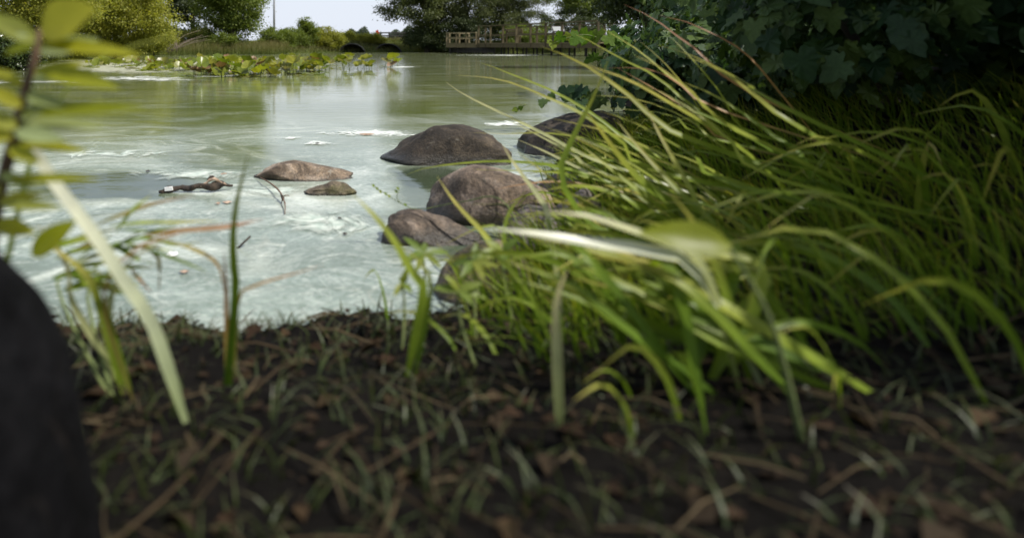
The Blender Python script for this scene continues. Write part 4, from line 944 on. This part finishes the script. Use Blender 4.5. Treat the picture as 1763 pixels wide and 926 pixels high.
# left leafy twig, close to the lens
rx, ry_ = (-.42, .72); KY = 1.3
T = thing("leafy_shrub", (rx, ry_, gz(rx, ry_)), "blurred yellow-green leafy shrub stem close to the lens at the left edge", "shrub")
YL = .52 * 1.3
mesh_obj("stem", *tube(spline([(rx, ry_, gz(rx, ry_) - .02), P(-25, 480, .71), P(0, 330, .69), P(22, 245, YL), P(45, 150, YL), P(66, 78, YL), P(70, 50, YL)], 18), [.0085, .008, .0072, .006, .0032], 8), M['stem_brown'], T, True)
for b_, t_, w_, mt, nr, yy in (((72, 58), (160, 12), 62, 'broad', (.1, -.95, .2), .5), ((62, 72), (-30, 22), 34, 'broad', (0, -.6, .8), .5), ((50, 62), (-10, 40), 24, 'broad_pale', (0, -.6, .8), .5), ((66, 78), (245, 92), 26, 'broad', (0, -.45, .9), .5),
                          ((70, 82), (170, 66), 22, 'broad_pale', (0, -.5, .9), .51), ((66, 90), (145, 84), 22, 'broad_pale', (0, -.5, .9), .53), ((60, 120), (206, 150), 34, 'broad', (0, -.5, .85), .5), ((54, 128), (150, 106), 22, 'broad', (0, -.6, .8), .53),
                          ((42, 165), (130, 186), 22, 'broad_pale', (0, -.5, .85), .5), ((38, 196), (255, 182), 26, 'broad', (0, -.4, .9), .5), ((38, 185), (-20, 150), 26, 'broad', (0, -.6, .8), .5), ((30, 215), (180, 214), 22, 'broad_pale', (0, -.45, .9), .52),
                          ((25, 228), (110, 240), 28, 'broad_pale', (0, -.5, .85), .49), ((20, 240), (-40, 215), 30, 'broad', (0, -.6, .8), .5), ((15, 255), (70, 280), 24, 'broad', (0, -.6, .8), .49), ((5, 310), (168, 305), 17, 'broad', (0, -.45, .9), .5),
                          ((2, 330), (-40, 320), 24, 'broad', (0, -.6, .8), .5), ((-2, 352), (108, 356), 20, 'broad', (0, -.45, .9), .5), ((55, 440), (128, 380), 40, 'broad', (.2, -.9, .4), .55), ((-10, 385), (60, 400), 30, 'broad', (0, -.6, .8), .53), ((50, 140), (120, 130), 20, 'broad_pale', (0, 0, 0), .52), ((34, 205), (95, 172), 22, 'broad_pale', (0, 0, 0), .5), ((30, 222), (-30, 190), 26, 'broad', (0, 0, 0), .5), ((66, 75), (5, 92), 22, 'broad', (0, 0, 0), .52), ((20, 245), (150, 258), 20, 'broad', (0, 0, 0), .53), ((72, 52), (108, 40), 20, 'broad_pale', (0, 0, 0), .52), ((45, 150), (-25, 118), 24, 'broad', (0, 0, 0), .53), ((0, 300), (60, 322), 20, 'broad_pale', (0, 0, 0), .5), ((0, 345), (70, 335), 18, 'broad', (0, 0, 0), .52)):
    leafp(T, b_, t_, yy * KY, w_ * (1.35 if w_ > 50 else 1.05), mt, (nr[0], -.85, .55))
# a long thin blade tip over the far reeds and the pale blade crossing the water
T8 = tuft(-.40, .80, "thick pale blurred grass stalk slanting down at the left", "grass_stalk", "grass stalk", None)
blade(T8, [(22, 175), (52, 245), (87, 308), (128, 361), (175, 425), (222, 500), (262, 560)], .7, (-.19, .82), 26, 'blade_white', prof=(.3, .95, 1, .95, .85, .3))
T9 = tuft(-.46, .72, "thin blurred grass blade pointing right across the far reeds", "grass_stalk", "grass stalk", None)
blade(T9, [(362, 49), (300, 64), (233, 78), (160, 110), (90, 190), (40, 330)], .72, (-.42, .74), 11, 'blade_lime')

for pts, w_, mt in (([(70, 415), (110, 440), (150, 475), (170, 520)], 16, 'blade_lime'), ([(250, 470), (215, 485), (190, 510), (185, 545)], 14, 'blade_lime'), ([(60, 385), (95, 420), (120, 470), (130, 530)], 13, 'blade_pale'), ([(330, 400), (270, 420), (215, 460), (190, 530)], 9, 'blade_pale'), ([(455, 378), (380, 388), (300, 402), (220, 440), (180, 520)], 8, 'blade_dry')):
    blade(T8, pts, .85, (-.3 + rnd.uniform(-.04, .04), .9 + rnd.uniform(-.03, .03)), w_, mt)
# narrow-leaved plant at lower left
rx, ry_ = (-.30, .88)
T = thing("narrow_leaved_plant", (rx, ry_, gz(rx, ry_)), "sprawling narrow-leaved plant with reddish drooping tips, lower left over the scum", "plant")
YN = .98
mesh_obj("stem", *tube(spline([(rx, ry_, gz(rx, ry_) - .02), P(150, 500, .95), P(198, 428, YN), P(240, 400, YN)], 10), [.003, .0028, .002, .0012], 7), M['stem_green'], T, True)
mesh_obj("stem", *tube(spline([(rx, ry_, gz(rx, ry_) - .02), P(100, 500, .93), P(130, 450, .95), P(190, 405, YN)], 10), [.003, .0028, .002, .0012], 7), M['stem_green'], T, True)
for pts, w_, mt in (([(163, 388), (215, 368), (262, 352), (337, 336)], 9, 'blade_dry'), ([(190, 390), (240, 384), (292, 383), (382, 380)], 8, 'blade_lime'), ([(198, 425), (248, 408), (300, 398), (390, 392), (455, 376)], 9, 'blade_dry'),
                    ([(198, 425), (245, 410), (300, 422), (352, 416)], 8, 'blade_green'), ([(230, 420), (270, 440), (275, 470), (274, 502)], 7, 'blade_dry'), ([(212, 450), (235, 475), (262, 505)], 7, 'blade_dry'), ([(272, 412), (330, 428), (375, 455), (386, 505)], 8, 'blade_dry'),
                    ([(255, 430), (300, 445), (358, 468)], 7, 'blade_green'), ([(150, 425), (200, 425), (235, 445), (280, 460)], 10, 'blade_green'), ([(120, 460), (165, 455), (210, 448)], 12, 'blade_lime'), ([(95, 445), (140, 430), (185, 427)], 12, 'blade_lime'),
                    ([(110, 470), (160, 485), (204, 503)], 17, 'blade_lime'), ([(200, 400), (228, 362), (262, 335)], 7, 'blade_lime'), ([(130, 430), (160, 420), (196, 432)], 10, 'blade_dry'), ([(180, 470), (220, 460), (268, 462)], 9, 'blade_lime'), ([(85, 430), (130, 415), (180, 410)], 14, 'blade_lime'), ([(90, 480), (130, 470), (180, 470)], 15, 'blade_green'), ([(110, 500), (150, 490), (215, 492)], 17, 'blade_lime'), ([(130, 455), (170, 440), (215, 446)], 12, 'blade_pale'), ([(150, 480), (190, 478), (240, 490)], 13, 'blade_lime'), ([(170, 440), (205, 420), (245, 424)], 10, 'blade_green'), ([(215, 505), (190, 498), (150, 505)], 16, 'blade_green'), ([(105, 425), (150, 405), (205, 395)], 11, 'blade_pale'), ([(200, 430), (245, 425), (300, 432)], 9, 'blade_lime'), ([(210, 395), (262, 398), (310, 385)], 7, 'blade_green')):
    path = [P(px, py, YN + .03 * i * rnd.uniform(-.4, 1)) for i, (px, py) in enumerate(pts)]
    V, Fc, t_ = ribbon(path, w_ / F * YN, (rnd.uniform(-.3, .3), -.6, .7), 12, (.3, .9, 1, .85, .5, .04)); mesh_obj("leaf", V, Fc, M[mt], T, True, {"t": t_})

# small light-green herbs by the mossy rock
def herb(px, py, Y, root, label, leaves, stem_px=None):
    T = thing("herb", (root[0], root[1], gz(*root)), label, "plant", "young herbs at the water's edge")
    mesh_obj("stem", *tube(spline([(root[0], root[1], gz(*root) - .02), P(px + 2, py + 50, Y), P(px, py, Y)], 8), [.0028, .0024, .0016], 7), M['stem_green'], T, True)
    for (dx, dy, w_, z_) in leaves:
        leafp(T, (px, py), (px + dx, py + dy), Y, w_, 'herb', (rnd.uniform(-.2, .2), -.6, .75), Y + z_, .25)
herb(729, 436, 1.22, (.13, 1.2), "young light-green herb with a star of leaves above the water", [(-34, -30, 13, .02), (46, -4, 13, .02), (-30, 8, 12, -.05), (30, 22, 13, -.05), (4, -22, 11, .04), (-12, 30, 12, -.06), (-42, 22, 10, 0)])
herb(694, 488, 1.12, (.085, 1.1), "small yellow-green herb at the bottom, left of the star-leaved herb", [(-6, -12, 10, 0), (14, 14, 13, -.03), (-16, 20, 12, -.02), (6, -26, 12, 0)])
herb(815, 450, 1.15, (.21, 1.12), "light-green herb with broad leaves in front of the mossy rock", [(-40, 4, 15, .02), (38, -26, 15, .02), (-20, 24, 14, -.04), (44, 8, 14, -.02), (6, -34, 13, .02), (20, 32, 14, -.05)])
herb(866, 432, 1.2, (.29, 1.16), "light-green herb with upright leaves at the foot of the slim blades", [(-30, -20, 13, 0), (26, -24, 13, 0), (34, 12, 13, -.03), (-34, 14, 12, -.03), (2, 28, 12, -.05)])
herb(790, 500, 1.05, (.2, 1.03), "light-green herb at the bottom under the broad-leaved one", [(-44, -6, 16, 0), (40, -14, 16, 0), (-22, -28, 14, 0), (24, 22, 15, -.03), (50, 12, 14, 0)])
# drooping seed sprig over the pool
T = tuft(.44, 1.5, "thin arching sprig with seed heads over the dark pool", "seed_sprig", "sprig", None)
pth = [(.44, 1.5, gz(.44, 1.5) - .02), P(870, 350, 1.7), P(800, 347, 1.9), P(745, 357, 2.0), P(715, 361, 2.0), P(690, 350, 2.02), P(665, 335, 2.02), P(645, 322, 2.02)]
mesh_obj("stem", *tube(spline(pth, 20), [.0022, .002, .0014, .0009], 6), M['stem_green'], T, True)
mesh_obj("stem", *tube(spline([P(690, 350, 2.02), P(683, 340, 2.02), P(687, 328, 2.02)], 6), [.0012, .0009], 5), M['stem_green'], T, True)
for px, py in ((645, 322), (651, 327), (657, 332), (666, 336), (687, 327), (684, 332), (700, 355), (672, 340)):
    leafp(T, (px, py), (px - 5, py - 5), 2.02, 5, 'herb')
# yellow out-of-focus leaf at the right edge
T = thing("broad_weed", (.50, .74, gz(.50, .74)), "large blurred yellow-green leaf close to the lens at the right", "plant")
mesh_obj("stem", *tube(spline([(.50, .74, gz(.50, .74) - .02), P(1330, 560, .72), P(1255, 425, .7)], 8), [.004, .003, .002], 7), M['stem_green'], T, True)
leafp(T, (1258, 425), (1105, 398), .7, 62, 'broad', (0, -.8, .6))

# ------------------------------------------------------------------ vine thicket at the right
def vine_leaf_mesh(seed, mat):
    r = random.Random(seed); out_ = []
    # lobed, toothed outline: angle, radius (stalk at the origin, tip along +y)
    pts = [(-155, .42), (-140, .55), (-120, .50), (-105, .66), (-85, .60), (-70, .72), (-60, .60), (-48, .55), (-36, .70), (-24, .78), (-12, .92), (0, 1.06)]
    ang = pts + [(-a_, q) for a_, q in pts[-2::-1]]
    V = [(0, .25, .0)]
    for a_, q in ang:
        q *= r.uniform(.93, 1.07); x, y = math.sin(math.radians(a_)) * q * .8, math.cos(math.radians(a_)) * q * .8 + .1
        V.append((x, y, -.22 * (x * x) - .12 * y * y + .05 * math.sin(a_ * .2 + seed) + .03 * r.uniform(-1, 1)))
    V.append((0, 0, 0)); n0 = len(V)
    Fc = [(0, i, i + 1) for i in range(1, n0 - 2)] + [(0, n0 - 2, n0 - 1), (0, n0 - 1, 1)]
    V = [(x, y, z + .16 * abs(x)) for x, y, z in V]
    return make_mesh("vine_leaf", np.array(V), Fc, mat, True)
VL = [vine_leaf_mesh(s_, M['vine']) for s_ in range(4)]; VB = [vine_leaf_mesh(s_ + 9, M['vine_bright']) for s_ in range(3)]
rv = np.random.default_rng(120)
def place_leaf(T, p, size, meshes, face=(-.5, -.7, .5), jitter=.6):
    o_ = bpy.data.objects.new("leaf", meshes[int(rv.integers(len(meshes)))]); link(o_, T)
    f_ = unit(np.asarray(face) + rv.normal(size=3) * jitter); dn = unit(np.array([rv.normal() * .6, rv.normal() * .4, -1.]))
    yv = unit(dn - f_ * dn.dot(f_)); xv = np.cross(yv, f_)
    o_.matrix_local = Matrix(((xv[0] * size, yv[0] * size, f_[0] * size, p[0] - T.location[0]), (xv[1] * size, yv[1] * size, f_[1] * size, p[1] - T.location[1]), (xv[2] * size, yv[2] * size, f_[2] * size, p[2] - T.location[2]), (0, 0, 0, 1)))
def vine_bush(x, y, r, z1, label, n_part, n_mass, seed, leaf=.105):
    rng = np.random.default_rng(seed); g0 = gz(x, y)
    T = thing("vine_thicket", (x, y, g0), label, "vine", "vine-covered thicket on the right bank")
    c = np.array([x, y, g0 + (z1 - g0) * .45]); R = np.array([r[0], r[1], (z1 - g0) * .56])
    for k in range(5):
        e = c + rng.normal(size=3) * R * .4
        mesh_obj("stem", *tube(spline([(x + rng.normal() * .15, y + rng.normal() * .15, g0 - .05), (c + e) / 2 + rng.normal(size=3) * .1, e], 7), [.022, .015, .006], 6), M['bark'], T, True)
    n_mass = int(n_mass * 1.8); d = unit(rng.normal(size=(n_mass, 3))); ph = rng.uniform(0, 6.28, 3)
    lump = 1 + .16 * np.sin(d[:, 0] * 5 + ph[0]) * np.sin(d[:, 2] * 6 + ph[1]) + .1 * np.sin(d[:, 1] * 9 + ph[2])
    p = c + d * R * (rng.uniform(.45, 1, n_mass) ** .5 * lump)[:, None]; p = p[p[:, 2] > g0 + .05]; d = unit(p - c); k = len(p)
    src = VL[seed % 4]; sv = np.array([v.co[:] for v in src.vertices]); sf = np.array([tuple(f_.vertices) for f_ in src.polygons])
    zf = unit(d + rng.normal(size=(k, 3)) * .55 + np.array([0, 0, .45])); yv = unit(rng.normal(size=(k, 3)) * .5 + np.array([0, 0, -.9]) + d * .3)
    yv = unit(yv - zf * (yv * zf).sum(1, keepdims=True)); xv = np.cross(yv, zf); sz = (leaf * rng.uniform(.4, 1.05, k))[:, None, None]
    V = (p[:, None, :] + sz * (sv[None, :, :1] * xv[:, None] + sv[None, :, 1:2] * yv[:, None] + sv[None, :, 2:] * zf[:, None])).reshape(-1, 3)
    Fc = (np.arange(k)[:, None, None] * len(sv) + sf[None]).reshape(-1, 3)
    tag(mesh_obj("foliage", V, Fc, M['vine'], T), kind="stuff")
    cnt = 0
    while cnt < n_part:                     # the outer leaves, one by one
        dd = unit(rng.normal(size=3)); 
        if dd[1] > .35 or dd[0] > .75: continue
        lp = 1 + .16 * math.sin(dd[0] * 5 + ph[0]) * math.sin(dd[2] * 6 + ph[1]) + .1 * math.sin(dd[1] * 9 + ph[2])
        q = c + dd * R * lp * rng.uniform(.97, 1.09)
        if q[2] < g0 + .08: continue
        place_leaf(T, q, leaf * rng.uniform(.75, 1.25), VL, dd + np.array([-.1, -.2, .5]), .3); cnt += 1
    return T
vine_bush(2.85, 5.2, (.78, .8), .85, "vine-clad bush whose edge hangs over the dark boulder", 110, 900, 201)
vine_bush(3.1, 4.0, (.95, .85), 1.3, "dark vine-clad bush right of the one hanging over the boulder", 120, 1200, 202)
vine_bush(2.02, 3.55, (.62, .55), .66, "low vine-clad bush directly behind the sedge, right of the rear boulder", 120, 900, 207, .095)
vine_bush(2.05, 2.5, (.7, .55), 1.25, "shaded vine-clad bush at the right edge behind the yellow-tipped sedge", 100, 900, 208, .09)
vine_bush(4.6, 7.5, (1.5, 1.3), 2.4, "farther vine-clad bush behind the nearest ones on the right bank", 60, 1700, 203, .11)
vine_bush(3.3, 2.75, (1.0, .75), 2.0, "tall shaded vine-clad bush farthest right behind the sedge", 90, 1500, 204)
vine_bush(2.55, 1.75, (.9, .75), 2.0, "tall shaded vine-clad bush at the right end of the near bank", 110, 2200, 205)  # added beyond the sedge, height set to shade the near bank
vine_bush(2.1, .85, (.75, .5), 2.0, "unseen tall vine-clad bush added right of the lens to shade the near bank", 60, 1800, 206)  # out of view, added for the shade it throws over the near bank
def shoot(pts, leaves, label, mats, Y, size):
    a = P(*pts[0], Y); T = thing("vine_shoot", a, label, "vine", "vine shoots reaching over the water")
    mesh_obj("stem", *tube(spline([P(*q, Y) for q in pts], 10), [.005, .0035, .002], 6), M['stem_green'], T, True)
    for px, py, s_ in leaves:
        place_leaf(T, P(px, py, Y + rv.normal() * .05), size * s_, mats, (-.3, -.8, .5), .3)
shoot([(1060, 85), (1030, 66), (1000, 60), (965, 70), (948, 78)], [(952, 72, .75), (968, 62, .8), (982, 58, 1), (996, 62, 1.0), (1012, 56, 1.1), (1030, 55, 1.2), (1046, 62, 1.2), (1058, 72, 1.1), (1072, 66, 1.0)], "bright green vine shoot in front of the boardwalk's right end", VB, 4.6, .105)
shoot([(1050, 170), (1010, 160), (985, 160), (960, 170), (938, 168)], [(938, 172, .75), (948, 162, .45), (975, 152, .9), (990, 156, 1), (1003, 152, 1.0), (1018, 160, 1.1), (1032, 168, 1.1), (1000, 172, .8)], "dark vine shoot with toothed leaves over the right-hand dark boulder", VL, 3.9, .1)
shoot([(905, 180), (895, 185), (884, 190)], [(884, 188, .6), (890, 186, .6), (897, 184, .5)], "tiny yellow leaf shoot above the gap between the dark boulders", VB, 3.6, .05)

# ------------------------------------------------------------------ bank cover in the shade
rg = np.random.default_rng(140)
def bank_points(n_, xr, yr, dmin=.03):
    X, Y = rg.uniform(*xr, n_), rg.uniform(*yr, n_); d = signed_d(X, Y); ok = d > dmin; X, Y = X[ok], Y[ok]
    return np.stack([X, Y, ground_z(X, Y) - .005], -1)
b_ = bank_points(11000, (.25, 2.2), (1.0, 4.5), .04)
V, Fc, at_ = blades_mass(rg, b_, rg.uniform(.04, .17, len(b_)), np.stack([-rg.uniform(.01, .14, len(b_)), rg.normal(size=len(b_)) * .04, np.zeros(len(b_))], -1), rg.uniform(.0015, .0035, len(b_)))
tag(mesh_obj("bank_grass", V, Fc, M['blade_green'], None, False, at_), "short green grass covering the right bank", "grass", kind="stuff")
b_ = bank_points(9000, (-1.2, 2.4), (.3, 1.5), .03)
V, Fc, at_ = blades_mass(rg, b_, rg.uniform(.01, .05, len(b_)), np.stack([rg.normal(size=len(b_)) * .03, rg.normal(size=len(b_)) * .03, np.zeros(len(b_))], -1), rg.uniform(.001, .0022, len(b_)))
tag(mesh_obj("sparse_grass", V, Fc, M['grass_dark'], None, False, at_), "sparse dark grass on the shaded mud of the near bank", "grass", kind="stuff")
for nm, cnt, lo, hi, cols, lb in (("leaf_litter", 4200, .006, .02, [(.012, .008, .005), (.02, .013, .008), (.03, .02, .012)], "small dead leaf litter on the shaded near bank"),
                                  ("dead_leaves", 700, .022, .05, [(.014, .009, .005), (.028, .016, .009), (.045, .03, .015), (.02, .015, .01)], "larger dead leaves matted on the shaded near bank")):
    b_ = bank_points(cnt, (-1.2, 2.4), (.3, 1.6), .02); k = len(b_)
    V, Fc = leaf_cloud(b_ + np.array([0, 0, .008]), np.stack([rg.normal(size=k), rg.normal(size=k), rg.normal(size=k) * .22], -1), np.stack([rg.normal(size=k) * .3, rg.normal(size=k) * .3, np.ones(k)], -1), rg.uniform(lo, hi, k), .33, .2)
    M[nm] = leaf_mat(nm, cols, .05, .8, spec=.1)
    tag(mesh_obj(nm, V, Fc, M[nm]), lb, "leaf litter", kind="stuff")
# dead straw and twigs lying on the mud
b_ = bank_points(900, (-1.2, 2.4), (.35, 1.6), .0); parts = []
for q in b_:
    a_ = rg.uniform(0, 6.28); l_ = rg.uniform(.03, .16); e = q + np.array([math.cos(a_) * l_, math.sin(a_) * l_, 0]); e[2] = max(gz(e[0], e[1]), 0) + rg.uniform(.004, .02)
    md = (q + e) / 2 + np.array([rg.normal() * .008, rg.normal() * .008, .012]); r_ = rg.uniform(.0007, .0022)
    parts.append(tube([q + np.array([0, 0, .008]), md, e], [r_, r_, r_ * .6], 4))
M['straw'] = leaf_mat('dead_straw', [(.02, .014, .008), (.05, .036, .02), (.09, .07, .04)], .0, .8, spec=.1)
tag(mesh_obj("dead_straw", *join(parts), M['straw']), "dead straw and twigs lying on the shaded near bank", "straw", kind="stuff")
